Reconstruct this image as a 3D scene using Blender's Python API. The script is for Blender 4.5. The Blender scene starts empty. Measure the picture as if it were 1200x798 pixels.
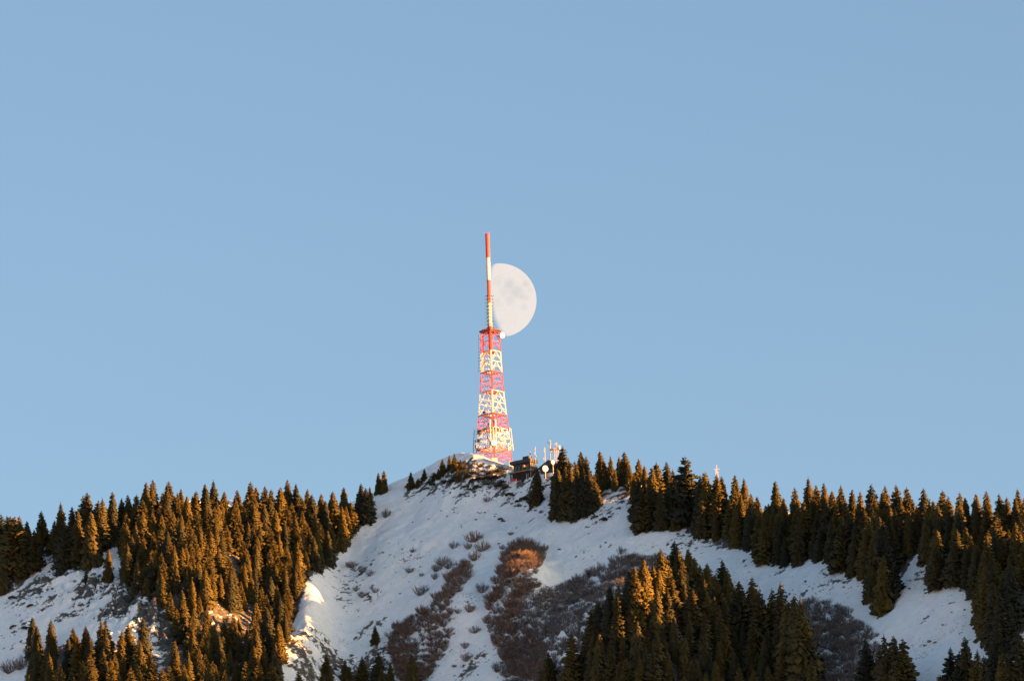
import bpy, math, random
import numpy as np
from mathutils import Matrix, Vector

S = bpy.context.scene
COL = S.collection
random.seed(7)
RNG = np.random.default_rng(7)

# ---------------------------------------------------------------- camera model and terrain shape (plain numpy)
FPX = 9476.0                                  # focal length in pixels of the 1200 px wide photograph
CAM = np.array([0.0, 0.0, 1.7])
PITCH = math.radians(13.33)
ROLL = math.radians(-1.75)
SUN_AZ = math.radians(114.0)                  # clockwise from the view direction (+Y)
SUN_EL = math.radians(6.0)
SUN = np.array([math.sin(SUN_AZ) * math.cos(SUN_EL), math.cos(SUN_AZ) * math.cos(SUN_EL), math.sin(SUN_EL)])
_f = np.array([0.0, math.cos(PITCH), math.sin(PITCH)])
_r0 = np.array([1.0, 0.0, 0.0])
_u0 = np.cross(_r0, _f)
_r = _r0 * math.cos(ROLL) + _u0 * math.sin(ROLL)
_u = -_r0 * math.sin(ROLL) + _u0 * math.cos(ROLL)

def ray(px, py):
    px = np.asarray(px, float); py = np.asarray(py, float)
    a = (px - 600.0) / FPX; b = (399.0 - py) / FPX
    return _f + a[..., None] * _r + b[..., None] * _u

def at_y(px, py, y):                          # the point on the view ray at world distance y
    d = ray(px, py)
    return CAM + d * ((np.asarray(y, float) / d[..., 1])[..., None])

def project(p):
    v = np.asarray(p, float) - CAM
    z = v @ _f
    return 600.0 + FPX * (v @ _r) / z, 399.0 - FPX * (v @ _u) / z

def smooth(a, b, x):
    t = np.clip((x - a) / (b - a), 0, 1)
    return t * t * (3 - 2 * t)

def _hash(ix, iy, seed):
    h = (ix * 374761393 + iy * 668265263 + seed * 974711) & 0x7fffffff
    h = ((h ^ (h >> 13)) * 1274126177) & 0x7fffffff
    return ((h ^ (h >> 16)) & 0xffff) / 65535.0

def vnoise(x, y, seed=0):
    x = np.asarray(x, float); y = np.asarray(y, float)
    ix = np.floor(x).astype(np.int64); iy = np.floor(y).astype(np.int64)
    fx = x - ix; fy = y - iy
    fx = fx * fx * fx * (fx * (fx * 6 - 15) + 10); fy = fy * fy * fy * (fy * (fy * 6 - 15) + 10)
    a = _hash(ix, iy, seed); b = _hash(ix + 1, iy, seed); c = _hash(ix, iy + 1, seed); d = _hash(ix + 1, iy + 1, seed)
    return (a + (b - a) * fx) + ((c + (d - c) * fx) - (a + (b - a) * fx)) * fy - 0.5

def fbm(x, y, scale, octs=4, seed=0, gain=0.5):
    s = 0; amp = 1.0; f = 1.0 / scale
    for k in range(octs):
        s = s + amp * vnoise(x * f + 13.7 * k, y * f - 7.1 * k, seed + k); amp *= gain; f *= 2.03
    return s

# ridge line: picture column, picture row of the bare ground on the skyline, distance
RIDGE = [(-420, 800, 3340), (-200, 735, 3298), (-60, 672, 3258), (30, 629, 3231), (60, 621, 3223), (100, 611, 3214), (150, 601, 3206), (190, 589, 3205),
         (250, 584, 3214), (330, 592, 3230), (380, 596, 3238), (400, 596, 3240), (440, 583, 3243), (452, 575, 3244), (480, 567, 3246), (500, 556, 3245),
         (520, 546, 3243), (540, 537, 3237), (555, 535, 3229), (575, 540, 3217), (600, 546, 3202), (640, 551, 3190), (680, 556, 3172),
         (735, 558, 3148), (755, 565, 3139), (800, 582, 3119), (850, 594, 3097), (900, 600, 3075), (1000, 606, 3032), (1100, 608, 2990),
         (1200, 614, 2948), (1300, 611, 2890), (1400, 612, 2835), (1700, 660, 2700), (2300, 830, 2500)]  # past the right frame edge the unseen ridge is raised and drawn nearer for shade
_rp = np.array([at_y(a, b, c) for a, b, c in RIDGE])
_gx = np.arange(-1500, 1500, 2.0)
_k = np.exp(-0.5 * (np.arange(-8, 9) / 1.6) ** 2); _k /= _k.sum()
_ext = lambda v: np.convolve(np.pad(v, 8, 'edge'), _k, 'valid')
_k2 = np.exp(-0.5 * (np.arange(-24, 25) / 7.0) ** 2); _k2 /= _k2.sum()
_GZ = _ext(np.interp(_gx, _rp[:, 0], _rp[:, 2]))
_GY = np.convolve(np.pad(np.interp(_gx, _rp[:, 0], _rp[:, 1]), 24, 'edge'), _k2, 'valid')
# far outside the frame the ridge sinks towards the valley
_GZ = _GZ - np.maximum(0, np.abs(_gx) - 420) * 0.5
G = 0.73

BUMPS = [(-93, 3076, 15, 32, 17.0, 0.0), (-126, 3128, 13, 24, 10.0, 0.2), (-45, 3160, 24, 75, 8.0, 0.0), (38, 2992, 31, 52, 35.0, 0.25), (-27, 3102, 11, 26, 9.0, 0.3), (1, 3088, 11, 26, 18.0, 0.1), (-83, 3134, 8.5, 46, 15.0, 0.0),
]
def height(x, y):
    x = np.asarray(x, float); y = np.asarray(y, float)
    zr = np.interp(x, _gx, _GZ); yr = np.interp(x, _gx, _GY)
    d = yr - y
    front = G * (np.sqrt(np.maximum(d, 0) ** 2 + 2.25) - 1.5)
    back = 0.62 * (np.sqrt(np.minimum(d, 0) ** 2 + 2.25) - 1.5)
    z = zr - np.where(d > 0, front, back)
    t = smooth(3, 40, d) * (1 - smooth(500, 900, d))
    z = z + t * 7.0 * fbm(x + 0.45 * d, y * 0.45, 46, 2, 5)
    z = z + (0.25 + 0.75 * t) * 1.6 * fbm(x, y, 11, 4, 9) * smooth(-60, 5, d + 0)
    for (bx, by, rx, ry, h, sk) in BUMPS:
        u = (x - bx) + sk * (y - by)
        z = z + h * np.exp(-(u / rx) ** 2 - ((y - by) / ry) ** 2)
    v = 6.0 * fbm(x, y, 600, 3, 21)
    v = np.where(np.hypot(x, y) < 60, 0.0, v * smooth(60, 400, np.hypot(x, y)))
    k = 12.0
    m = np.maximum(z, v) + k * np.log1p(np.exp(-np.abs(z - v) / k)) - k * np.exp(-np.maximum(0, v - z) / 60.0) * 0
    near = np.hypot(x, y)
    return np.where(z < v - 120, v, m)

def hit(px, py, y0=2600.0, y1=3300.0, n=141):  # where view rays meet the ground
    px = np.atleast_1d(np.asarray(px, float)); py = np.atleast_1d(np.asarray(py, float))
    ys = np.linspace(y0, y1, n)
    d = ray(px, py)
    out = np.full((len(px), 3), np.nan)
    for s in range(0, len(px), 4000):
        dd = d[s:s + 4000]; j = np.arange(len(dd))
        P = CAM + dd[:, None, :] * (ys[None, :] / dd[:, 1:2])[..., None]
        neg = (P[..., 2] - height(P[..., 0], P[..., 1])) < 0
        i = neg.argmax(1); ok = neg.any(1) & (i > 0)
        a_ = ys[i - 1]; b_ = ys[i]
        for _ in range(7):                    # bisect
            m_ = 0.5 * (a_ + b_); q = CAM + dd * (m_ / dd[:, 1])[:, None]
            below = q[:, 2] < height(q[:, 0], q[:, 1])
            b_ = np.where(below, m_, b_); a_ = np.where(below, a_, m_)
        y = 0.5 * (a_ + b_)
        q = CAM + dd * (y / dd[:, 1])[:, None]
        q[:, 2] = height(q[:, 0], q[:, 1])
        out[s:s + 4000][ok] = q[ok]
    return out


# ---------------------------------------------------------------- camera
cam_d = bpy.data.cameras.new('camera')
cam_d.sensor_fit = 'HORIZONTAL'
cam_d.angle_x = 2 * math.atan(600 / FPX)
cam_d.clip_start = 1.0
cam_d.clip_end = 400000.0
cam = bpy.data.objects.new('camera', cam_d)
COL.objects.link(cam)
m = Matrix.Identity(4)
for i in range(3):
    m[i][0] = _r[i]; m[i][1] = _u[i]; m[i][2] = -_f[i]; m[i][3] = CAM[i]
cam.matrix_world = m
S.camera = cam

# ---------------------------------------------------------------- sky, sun, exposure
w = bpy.data.worlds.new('World'); S.world = w; w.use_nodes = True
nt = w.node_tree
sk = nt.nodes.new('ShaderNodeTexSky'); sk.sky_type = 'NISHITA'; sk.sun_disc = False
sk.sun_elevation = SUN_EL; sk.sun_rotation = SUN_AZ
sk.air_density = 0.8; sk.dust_density = 3.6; sk.ozone_density = 1.35; sk.altitude = 800
nt.links.new(sk.outputs[0], nt.nodes['Background'].inputs[0])
nt.nodes['Background'].inputs[1].default_value = 0.052
sd = bpy.data.lights.new('sun', 'SUN'); sd.energy = 5.0; sd.angle = math.radians(0.5)
sd.color = (1.0, 0.41, 0.10)
so = bpy.data.objects.new('sun', sd); COL.objects.link(so)
so.rotation_euler = Vector(SUN).to_track_quat('Z', 'Y').to_euler()
so.location = (800, 2000, 900)
S.view_settings.view_transform = 'Standard'; S.view_settings.look = 'None'
S.view_settings.exposure = 2.56; S.view_settings.gamma = 1.0
S.view_settings.use_curve_mapping = False
S.render.engine = 'CYCLES'
S.cycles.max_bounces = 5; S.cycles.diffuse_bounces = 3
S.cycles.use_denoising = True

# ---------------------------------------------------------------- helpers
def mat(name, col, rough=0.8, metal=0.0, vary=0.0, scale=2.0, rand=None, bump=0.0):
    m = bpy.data.materials.new(name); m.use_nodes = True
    t = m.node_tree; b = t.nodes['Principled BSDF']
    b.inputs['Base Color'].default_value = (*col, 1); b.inputs['Roughness'].default_value = rough
    b.inputs['Metallic'].default_value = metal
    if vary or rand or bump:
        tc = t.nodes.new('ShaderNodeTexCoord')
        n = t.nodes.new('ShaderNodeTexNoise'); n.inputs['Scale'].default_value = scale; n.inputs['Detail'].default_value = 4
        t.links.new(tc.outputs['Object'], n.inputs['Vector'])
        r = t.nodes.new('ShaderNodeMapRange')
        r.inputs['From Min'].default_value = 0.3; r.inputs['From Max'].default_value = 0.7
        r.inputs['To Min'].default_value = 1 - vary; r.inputs['To Max'].default_value = 1 + vary
        t.links.new(n.outputs['Fac'], r.inputs['Value'])
        mx = t.nodes.new('ShaderNodeVectorMath'); mx.operation = 'SCALE'
        if rand:
            oi = t.nodes.new('ShaderNodeObjectInfo')
            c = t.nodes.new('ShaderNodeMix'); c.data_type = 'RGBA'
            c.inputs[6].default_value = (*col, 1); c.inputs[7].default_value = (*rand, 1)
            t.links.new(oi.outputs['Random'], c.inputs[0])
            t.links.new(c.outputs[2], mx.inputs[0])
        else:
            mx.inputs[0].default_value = col
        t.links.new(r.outputs[0], mx.inputs['Scale'])
        t.links.new(mx.outputs[0], b.inputs['Base Color'])
        if bump:
            bp = t.nodes.new('ShaderNodeBump'); bp.inputs['Strength'].default_value = bump
            t.links.new(n.outputs['Fac'], bp.inputs['Height']); t.links.new(bp.outputs[0], b.inputs['Normal'])
    return m

M = {
    'red': mat('tower_red_paint', (0.46, 0.05, 0.055), 0.65, vary=0.12, scale=0.6),
    'white': mat('tower_white_paint', (0.54, 0.50, 0.47), 0.65, vary=0.08, scale=0.6),
    'dark': mat('dark_metal', (0.05, 0.05, 0.055), 0.6, vary=0.2),
    'steel': mat('galvanised_steel', (0.38, 0.38, 0.37), 0.5, 0.3, vary=0.15),
    'dish': mat('dish_white', (0.8, 0.79, 0.76), 0.5, vary=0.04),
    'concrete': mat('concrete', (0.42, 0.40, 0.37), 0.9, vary=0.2, scale=0.8, bump=0.3),
    'cladding': mat('grey_green_cladding', (0.055, 0.068, 0.072), 0.8, vary=0.2, scale=1.5),
    'darkwood': mat('dark_timber', (0.028, 0.024, 0.022), 0.85, vary=0.3, scale=1.5),
    'roof': mat('dark_roof_sheet', (0.04, 0.04, 0.05), 0.7, vary=0.2, scale=1.0),
    'glass': mat('window_glass', (0.10, 0.13, 0.15), 0.15),
    'plaster': mat('pale_plaster', (0.5, 0.45, 0.4), 0.9, vary=0.12, scale=1.0),
    'railing': mat('timber_edge', (0.34, 0.21, 0.12), 0.8, vary=0.2),
    'bark': mat('spruce_bark', (0.11, 0.075, 0.05), 0.95, vary=0.3, scale=3),
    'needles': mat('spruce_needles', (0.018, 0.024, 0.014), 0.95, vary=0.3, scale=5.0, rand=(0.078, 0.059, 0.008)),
    'darkneedles': mat('dwarf_pine_needles', (0.025, 0.030, 0.020), 0.85, vary=0.4, scale=2.0),
    'twig': mat('alder_twigs', (0.15, 0.135, 0.13), 0.9, vary=0.75, scale=1.1),
    'sunlit_twig': mat('alder_twigs_sun_tint', (0.175, 0.122, 0.094), 0.9, vary=0.7, scale=1.1),  # redder copy of the twigs, the warm sun put into their colour
    'greypaint': mat('grey_painted_pole', (0.33, 0.31, 0.29), 0.7, vary=0.15),
    'rock': mat('limestone_rock', (0.16, 0.145, 0.125), 0.95, vary=0.4, scale=0.7, bump=0.6),
}

def link(name, me, material=None, parent=None):
    o = bpy.data.objects.new(name, me); COL.objects.link(o)
    if material is not None and not me.materials: me.materials.append(material)
    if parent is not None: o.parent = parent
    return o

def tag(o, label=None, cat=None, group=None, kind=None):
    if label: o['label'] = label
    if cat: o['category'] = cat
    if group: o['group'] = group
    if kind: o['kind'] = kind
    return o

def empty(name, loc, rz=0.0, scale=1.0):
    o = bpy.data.objects.new(name, None); COL.objects.link(o)
    o.location = loc; o.rotation_euler = (0, 0, rz); o.scale = (scale,) * 3
    o.empty_display_size = 0.5
    return o

class MB:
    def __init__(s): s.v = []; s.f = []
    def add(s, vs, fs):
        n = len(s.v); s.v += [tuple(p) for p in vs]; s.f += [tuple(i + n for i in q) for q in fs]
    def box(s, x0, x1, y0, y1, z0, z1):
        s.add([(x0, y0, z0), (x1, y0, z0), (x1, y1, z0), (x0, y1, z0), (x0, y0, z1), (x1, y0, z1), (x1, y1, z1), (x0, y1, z1)],
              [(0, 3, 2, 1), (4, 5, 6, 7), (0, 1, 5, 4), (1, 2, 6, 5), (2, 3, 7, 6), (3, 0, 4, 7)])
    def tube(s, p0, p1, r0, r1=None, n=8, caps=True):
        r1 = r0 if r1 is None else r1
        p0 = Vector(p0); p1 = Vector(p1); d = (p1 - p0).normalized()
        a = d.orthogonal().normalized(); b = d.cross(a)
        vs = []
        for p, r in ((p0, r0), (p1, r1)):
            for k in range(n):
                t = 2 * math.pi * k / n
                vs.append(p + (a * math.cos(t) + b * math.sin(t)) * r)
        fs = [(k, (k + 1) % n, n + (k + 1) % n, n + k) for k in range(n)]
        if caps: fs += [tuple(range(n))[::-1], tuple(range(n, 2 * n))]
        s.add(vs, fs)
    def lathe(s, prof, n=16, axis=Vector((0, 0, 1)), at=Vector((0, 0, 0))):
        axis = Vector(axis).normalized(); at = Vector(at); a = axis.orthogonal().normalized(); b = axis.cross(a)
        vs = []
        for r, h in prof:
            for k in range(n):
                t = 2 * math.pi * k / n
                vs.append(at + axis * h + (a * math.cos(t) + b * math.sin(t)) * r)
        fs = []
        for i in range(len(prof) - 1):
            for k in range(n):
                fs.append((i * n + k, i * n + (k + 1) % n, (i + 1) * n + (k + 1) % n, (i + 1) * n + k))
        s.add(vs, fs)
    def mesh(s, name, smooth=False):
        me = bpy.data.meshes.new(name); me.from_pydata(s.v, [], s.f); me.update()
        if smooth: me.polygons.foreach_set('use_smooth', [True] * len(me.polygons))
        return me
    def build(s, name, material, parent=None, smooth=False):
        return link(name, s.mesh(name, smooth), material, parent)

_unit = {}
def beam(name, p0, p1, w, mkey, parent, d=None):       # a straight bar between two points; bars of one paint share their mesh
    if mkey not in _unit:
        b = MB(); b.box(-0.5, 0.5, -0.5, 0.5, 0, 1); me = b.mesh('bar_' + mkey); me.materials.append(M[mkey]); _unit[mkey] = me
    p0 = Vector(p0); p1 = Vector(p1); v = p1 - p0
    o = bpy.data.objects.new(name, _unit[mkey]); COL.objects.link(o); o.parent = parent
    q = v.to_track_quat('Z', 'Y')
    o.matrix_local = Matrix.Translation(p0) @ q.to_matrix().to_4x4() @ Matrix.Diagonal((w, d or w, v.length, 1))
    return o

def copy_tree(o, parent=None):
    c = o.copy(); COL.objects.link(c)
    if parent is not None: c.parent = parent; c.matrix_parent_inverse = o.matrix_parent_inverse.copy()
    for ch in list(KIDS.get(o.name, [])): copy_tree(ch, c)
    return c
KIDS = {}

# ---------------------------------------------------------------- ground: one sheet from the valley to beyond the ridge
def axis(a, b, step, lo, hi, g=1.14):
    v = list(np.arange(a, b + 1e-6, step)); s = step
    l = [];  x = a
    while x > lo: s *= g; x -= s; l.append(x)
    s = step; x = v[-1]; r = []
    while x < hi: s *= g; x += s; r.append(x)
    return np.array(l[::-1] + v + r)
XS = axis(-225, 225, 0.8, -14000, 14000)
YS = axis(2830, 3262, 0.8, -9000, 16000)
GX, GY_ = np.meshgrid(XS, YS)

# where rock, soil and dead grass show through the snow: picture column, row, radii (px), weight
BARE = [(508, 560, 16, 7, .74), (525, 551, 16, 8, .78), (485, 571, 18, 6, .66), (543, 543, 14, 6, .7), (558, 545, 14, 6, .66), (430, 792, 50, 14, .75), (350, 745, 14, 10, .7), (500, 790, 20, 12, .6), (405, 690, 26, 40, .42), (470, 660, 40, 30, .33), (425, 665, 26, 14, .45), (430, 700, 24, 18, .46), (430, 738, 30, 10, .5), (560, 612, 50, 8, .33), (620, 610, 40, 8, .36), (700, 640, 50, 10, .3), (950, 690, 60, 12, .3), (1140, 740, 30, 16, .34), (20, 740, 40, 30, .36), (330, 730, 16, 20, .7), (190, 755, 20, 14, .7), (300, 770, 40, 20, .6), (540, 556, 30, 14, .78), (515, 568, 26, 10, .6), (490, 574, 26, 8, .52), (575, 558, 26, 14, .82), (555, 574, 36, 8, .6), (588, 575, 18, 8, .62),
        (600, 584, 20, 5, .52), (625, 580, 26, 10, .64), (610, 566, 16, 8, .62), (640, 566, 14, 8, .55), (690, 572, 30, 14, .55), (735, 575, 26, 14, .68),
        (720, 595, 26, 10, .52), (700, 608, 16, 6, .5), (752, 590, 16, 12, .45), (655, 600, 30, 5, .42),
        (40, 690, 34, 16, .68), (75, 672, 36, 13, .72), (105, 690, 28, 14, .75), (90, 715, 40, 10, .55), (130, 720, 26, 12, .75), (20, 700, 24, 10, .5), (130, 690, 26, 16, .62),
        (150, 705, 30, 22, .85), (175, 725, 26, 20, .8), (125, 655, 12, 6, .3), (225, 735, 24, 20, .75), (60, 705, 30, 8, .52),
        (255, 730, 26, 16, .62), (290, 745, 26, 18, .6), (200, 775, 40, 25, .6), (170, 760, 20, 12, .5), (350, 762, 26, 14, .7), (400, 785, 44, 18, .7),
        (440, 770, 30, 14, .62), (360, 790, 20, 16, .7), (320, 700, 20, 30, .5), (230, 690, 30, 30, .5), (480, 780, 30, 16, .55),
        (420, 700, 16, 30, .36), (430, 735, 22, 12, .44), (450, 640, 24, 16, .27), (400, 735, 10, 24, .3), (520, 600, 60, 6, .3), (560, 770, 26, 12, .5),
        (545, 790, 26, 14, .55), (530, 750, 10, 14, .42), (545, 700, 14, 10, .4), (570, 600, 40, 6, .3), (690, 625, 40, 5, .33), (640, 628, 10, 4, .4),
        (830, 640, 26, 6, .45), (880, 655, 26, 6, .45), (920, 665, 22, 6, .5), (985, 680, 20, 6, .5), (1078, 675, 16, 8, .55), (1085, 690, 12, 5, .5), (1088, 722, 14, 5, .5),
        (1090, 750, 14, 6, .48), (1120, 700, 30, 10, .32), (1110, 685, 26, 6, .36), (960, 740, 20, 30, .5), (1000, 760, 24, 20, .5),
        (800, 690, 70, 40, .5), (700, 760, 70, 40, .5), (860, 760, 90, 50, .5), (600, 720, 30, 60, .45), (650, 700, 40, 30, .4), (860, 610, 110, 25, .55), (1050, 630, 140, 28, .55),
        (1175, 690, 20, 40, .5), (250, 640, 110, 50, .5), (60, 650, 40, 20, .5), (10, 660, 30, 30, .6)]
bw = np.zeros_like(GX)
_c = hit([b[0] for b in BARE], [b[1] for b in BARE])
for b, c in zip(BARE, _c):
    if np.isnan(c[0]): continue
    rx = b[2] * 0.341; ry = b[3] * 0.341 / 0.5
    bw = np.maximum(bw, b[4] * np.exp(-(((GX - c[0]) / rx) ** 2 + ((GY_ - c[1]) / ry) ** 2) ** 1.3))
H0 = height(GX, GY_)
FOREST = [[(128, 618), (190, 598), (250, 592), (330, 598), (400, 602), (436, 600), (430, 612), (408, 634), (390, 662), (362, 680), (345, 730), (330, 760), (325, 860), (200, 860), (190, 715), (158, 700), (150, 690)],
          [(-10, 635), (60, 640), (130, 625), (125, 642), (100, 655), (60, 648), (45, 657), (28, 685), (-10, 705)], [(30, 765), (182, 775), (182, 835), (30, 835)],
          [(760, 590), (850, 604), (1000, 614), (1205, 624), (1205, 740), (1168, 750), (1150, 695), (1095, 685), (1083, 640), (1040, 700), (1022, 670), (950, 655), (882, 648), (800, 620), (755, 612)],
          [(668, 820), (690, 785), (705, 745), (735, 730), (762, 702), (800, 692), (830, 710), (850, 725), (880, 745), (905, 765), (940, 800), (958, 850), (668, 850)], [(650, 570), (700, 570), (700, 602), (650, 605)]]
for fp in FOREST:
    c = hit([p[0] for p in fp], [min(p[1], 850) for p in fp]); c = c[~np.isnan(c[:, 0])]
    ins = np.zeros(GX.shape, bool); nn_ = len(c)
    for k in range(nn_):
        x0, y0 = c[k][:2]; x1, y1 = c[(k + 1) % nn_][:2]
        ins ^= ((y0 > GY_) != (y1 > GY_)) & (GX < (x1 - x0) * (GY_ - y0) / ((y1 - y0) or 1e-9) + x0)
    bw = np.where(ins, np.maximum(bw, 0.78), bw)
for _ in range(3):
    bw[1:-1, 1:-1] = (bw[1:-1, 1:-1] * 2 + bw[:-2, 1:-1] + bw[2:, 1:-1] + bw[1:-1, :-2] + bw[1:-1, 2:]) / 6
# wooded and open parts: everything far outside the frame is snow with thin cover
bw = np.where((np.abs(GX) > 225) | (GY_ > 3300) | (GY_ < 2820), 0.35, bw)
rockn = fbm(GX, GY_, 5.0, 3, 41) + 0.15
cliff = np.zeros_like(GX)
for (px_, py_, r_, h_) in ((148, 706, 11, 4.0), (178, 728, 10, 3.4), (60, 680, 9, 1.6), (118, 690, 9, 2.0), (226, 736, 9, 2.6), (535, 553, 8, 0.9), (548, 562, 8, 0.7), (515, 562, 7, 0.9), (256, 728, 8, 2.0), (350, 765, 8, 2.0), (400, 785, 14, 2.2), (290, 748, 8, 1.6), (90, 685, 14, 1.6), (610, 575, 7, 1.2)):
    c = hit(px_, py_)[0]
    if np.isnan(c[0]): print('nan', px_, py_); continue
    gg = np.exp(-((GX - c[0]) / r_) ** 2 - ((GY_ - c[1]) / (r_ * 1.5)) ** 2)
    cliff += gg * h_ * (np.abs(fbm(GX, GY_ * 0.7, 4.5, 4, 77)) * 2.6 - 0.25)
fine = (np.abs(GX) < 225) & (GY_ > 2830) & (GY_ < 3262)
HZ = H0 + np.where(fine, cliff + np.clip(rockn, 0, 1) * bw * np.where((GX > -35) & (GX < 5) & (GY_ > 3190), 0.35, 1.1) + 0.30 * fbm(GX, GY_, 2.6, 3, 3) + 0.35 * fbm(GX * 1.6, GY_ * 0.5, 6.0, 2, 8), 0)
HZ[fine & False] = 0
ny, nx = GX.shape
co = np.stack([GX, GY_, HZ], -1).reshape(-1, 3)
i = np.arange(ny * nx).reshape(ny, nx)
q = np.stack([i[:-1, :-1], i[:-1, 1:], i[1:, 1:], i[1:, :-1]], -1).reshape(-1, 4)
me = bpy.data.meshes.new('mountain_ground')
me.vertices.add(len(co)); me.vertices.foreach_set('co', co.ravel().astype(np.float32))
me.loops.add(q.size); me.loops.foreach_set('vertex_index', q.ravel().astype(np.int32))
me.polygons.add(len(q)); me.polygons.foreach_set('loop_start', np.arange(0, q.size, 4, dtype=np.int32))
me.polygons.foreach_set('loop_total', np.full(len(q), 4, np.int32))
me.update(calc_edges=True)
me.polygons.foreach_set('use_smooth', [True] * len(q))
at_ = me.attributes.new('bare', 'FLOAT', 'POINT'); at_.data.foreach_set('value', bw.ravel().astype(np.float32))
# the bare weight is raised inside the forest outlines, so the ground there is darker
g_ = bpy.data.materials.new('snow_and_rock'); g_.use_nodes = True
t = g_.node_tree; L = t.links.new; B = t.nodes['Principled BSDF']; B.inputs['Roughness'].default_value = 0.75
def N(k, **kw):
    n = t.nodes.new(k)
    for a, v in kw.items(): setattr(n, a, v)
    return n
geo = N('ShaderNodeNewGeometry'); atr = N('ShaderNodeAttribute', attribute_name='bare')
n1 = N('ShaderNodeTexNoise'); n1.inputs['Scale'].default_value = 0.34; n1.inputs['Detail'].default_value = 6; n1.inputs['Roughness'].default_value = 0.68
mp = N('ShaderNodeMapping'); mp.inputs['Scale'].default_value = (1.0, 0.8, 1.1)
L(geo.outputs['Position'], mp.inputs['Vector']); L(mp.outputs[0], n1.inputs['Vector'])
nr = N('ShaderNodeMapRange'); nr.inputs['From Min'].default_value = 0.28; nr.inputs['From Max'].default_value = 0.72
L(n1.outputs['Fac'], nr.inputs['Value'])
sm = N('ShaderNodeMath', operation='ADD'); L(nr.outputs[0], sm.inputs[0]); L(atr.outputs['Fac'], sm.inputs[1])
th = N('ShaderNodeMapRange', interpolation_type='SMOOTHSTEP'); th.inputs['From Min'].default_value = 0.97; th.inputs['From Max'].default_value = 1.10
L(sm.outputs[0], th.inputs['Value'])
# small tufts anywhere
n2 = N('ShaderNodeTexNoise'); n2.inputs['Scale'].default_value = 0.9; n2.inputs['Detail'].default_value = 4; n2.inputs['Roughness'].default_value = 0.7
L(geo.outputs['Position'], n2.inputs['Vector'])
n3 = N('ShaderNodeTexNoise'); n3.inputs['Scale'].default_value = 0.05; n3.inputs['Detail'].default_value = 3
L(geo.outputs['Position'], n3.inputs['Vector'])
ad = N('ShaderNodeMath', operation='MULTIPLY_ADD'); L(n3.outputs['Fac'], ad.inputs[0]); ad.inputs[1].default_value = 0.45; L(n2.outputs['Fac'], ad.inputs[2])
tf = N('ShaderNodeMapRange', interpolation_type='SMOOTHSTEP'); tf.inputs['From Min'].default_value = 0.845; tf.inputs['From Max'].default_value = 0.95; tf.inputs['To Max'].default_value = 0.65
L(ad.outputs[0], tf.inputs['Value'])
mxm = N('ShaderNodeMath', operation='MAXIMUM'); L(th.outputs[0], mxm.inputs[0]); L(tf.outputs[0], mxm.inputs[1])
rock = N('ShaderNodeValToRGB'); e = rock.color_ramp.elements
e[0].position = 0.35; e[0].color = (0.030, 0.027, 0.020, 1); e[1].position = 0.68; e[1].color = (0.15, 0.13, 0.105, 1)
L(n2.outputs['Fac'], rock.inputs['Fac'])
snow = N('ShaderNodeValToRGB'); e = snow.color_ramp.elements
e[0].position = 0.3; e[0].color = (0.82, 0.86, 0.835, 1); e[1].position = 0.65; e[1].color = (0.95, 0.98, 0.95, 1)
L(n1.outputs['Fac'], snow.inputs['Fac'])
mc = N('ShaderNodeMix', data_type='RGBA'); L(mxm.outputs[0], mc.inputs[0]); L(snow.outputs[0], mc.inputs[6]); L(rock.outputs[0], mc.inputs[7])
L(mc.outputs[2], B.inputs['Base Color'])
bmp = N('ShaderNodeBump'); bmp.inputs['Strength'].default_value = 0.5; bmp.inputs['Distance'].default_value = 0.6
L(n2.outputs['Fac'], bmp.inputs['Height']); L(bmp.outputs[0], B.inputs['Normal'])
ground = link('mountain_ground', me, g_); tag(ground, 'snow covered mountain slope with rock and dry grass showing through', kind='structure')

# exact ground height of the built sheet (bilinear)
def gz(x, y):
    x = np.atleast_1d(np.asarray(x, float)); y = np.atleast_1d(np.asarray(y, float))
    ix = np.clip(np.searchsorted(XS, x) - 1, 0, nx - 2); iy = np.clip(np.searchsorted(YS, y) - 1, 0, ny - 2)
    fx = (x - XS[ix]) / (XS[ix + 1] - XS[ix]); fy = (y - YS[iy]) / (YS[iy + 1] - YS[iy])
    return (HZ[iy, ix] * (1 - fx) * (1 - fy) + HZ[iy, ix + 1] * fx * (1 - fy) + HZ[iy + 1, ix] * (1 - fx) * fy + HZ[iy + 1, ix + 1] * fx * fy)

# ---------------------------------------------------------------- the moon: the sunlit half of a sphere far behind the ridge, its sunlight painted as glow
MD = 90000.0
mdir = ray(585.5, 352.0); mdir = mdir / np.linalg.norm(mdir)
MR = MD * math.tan(43.2 / FPX)
ctr = CAM + mdir * MD
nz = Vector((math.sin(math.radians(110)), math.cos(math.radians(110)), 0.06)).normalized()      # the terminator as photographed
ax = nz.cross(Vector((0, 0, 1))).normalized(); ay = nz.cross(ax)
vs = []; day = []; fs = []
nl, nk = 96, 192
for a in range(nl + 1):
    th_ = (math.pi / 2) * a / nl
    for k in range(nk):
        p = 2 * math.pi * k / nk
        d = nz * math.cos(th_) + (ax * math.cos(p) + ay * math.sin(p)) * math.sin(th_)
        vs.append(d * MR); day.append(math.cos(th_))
for a in range(nl):
    for k in range(nk):
        fs.append((a * nk + k, (a + 1) * nk + k, (a + 1) * nk + (k + 1) % nk, a * nk + (k + 1) % nk))
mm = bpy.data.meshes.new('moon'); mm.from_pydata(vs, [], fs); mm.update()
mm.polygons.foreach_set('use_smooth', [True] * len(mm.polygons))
V = np.array(vs) / MR
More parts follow.
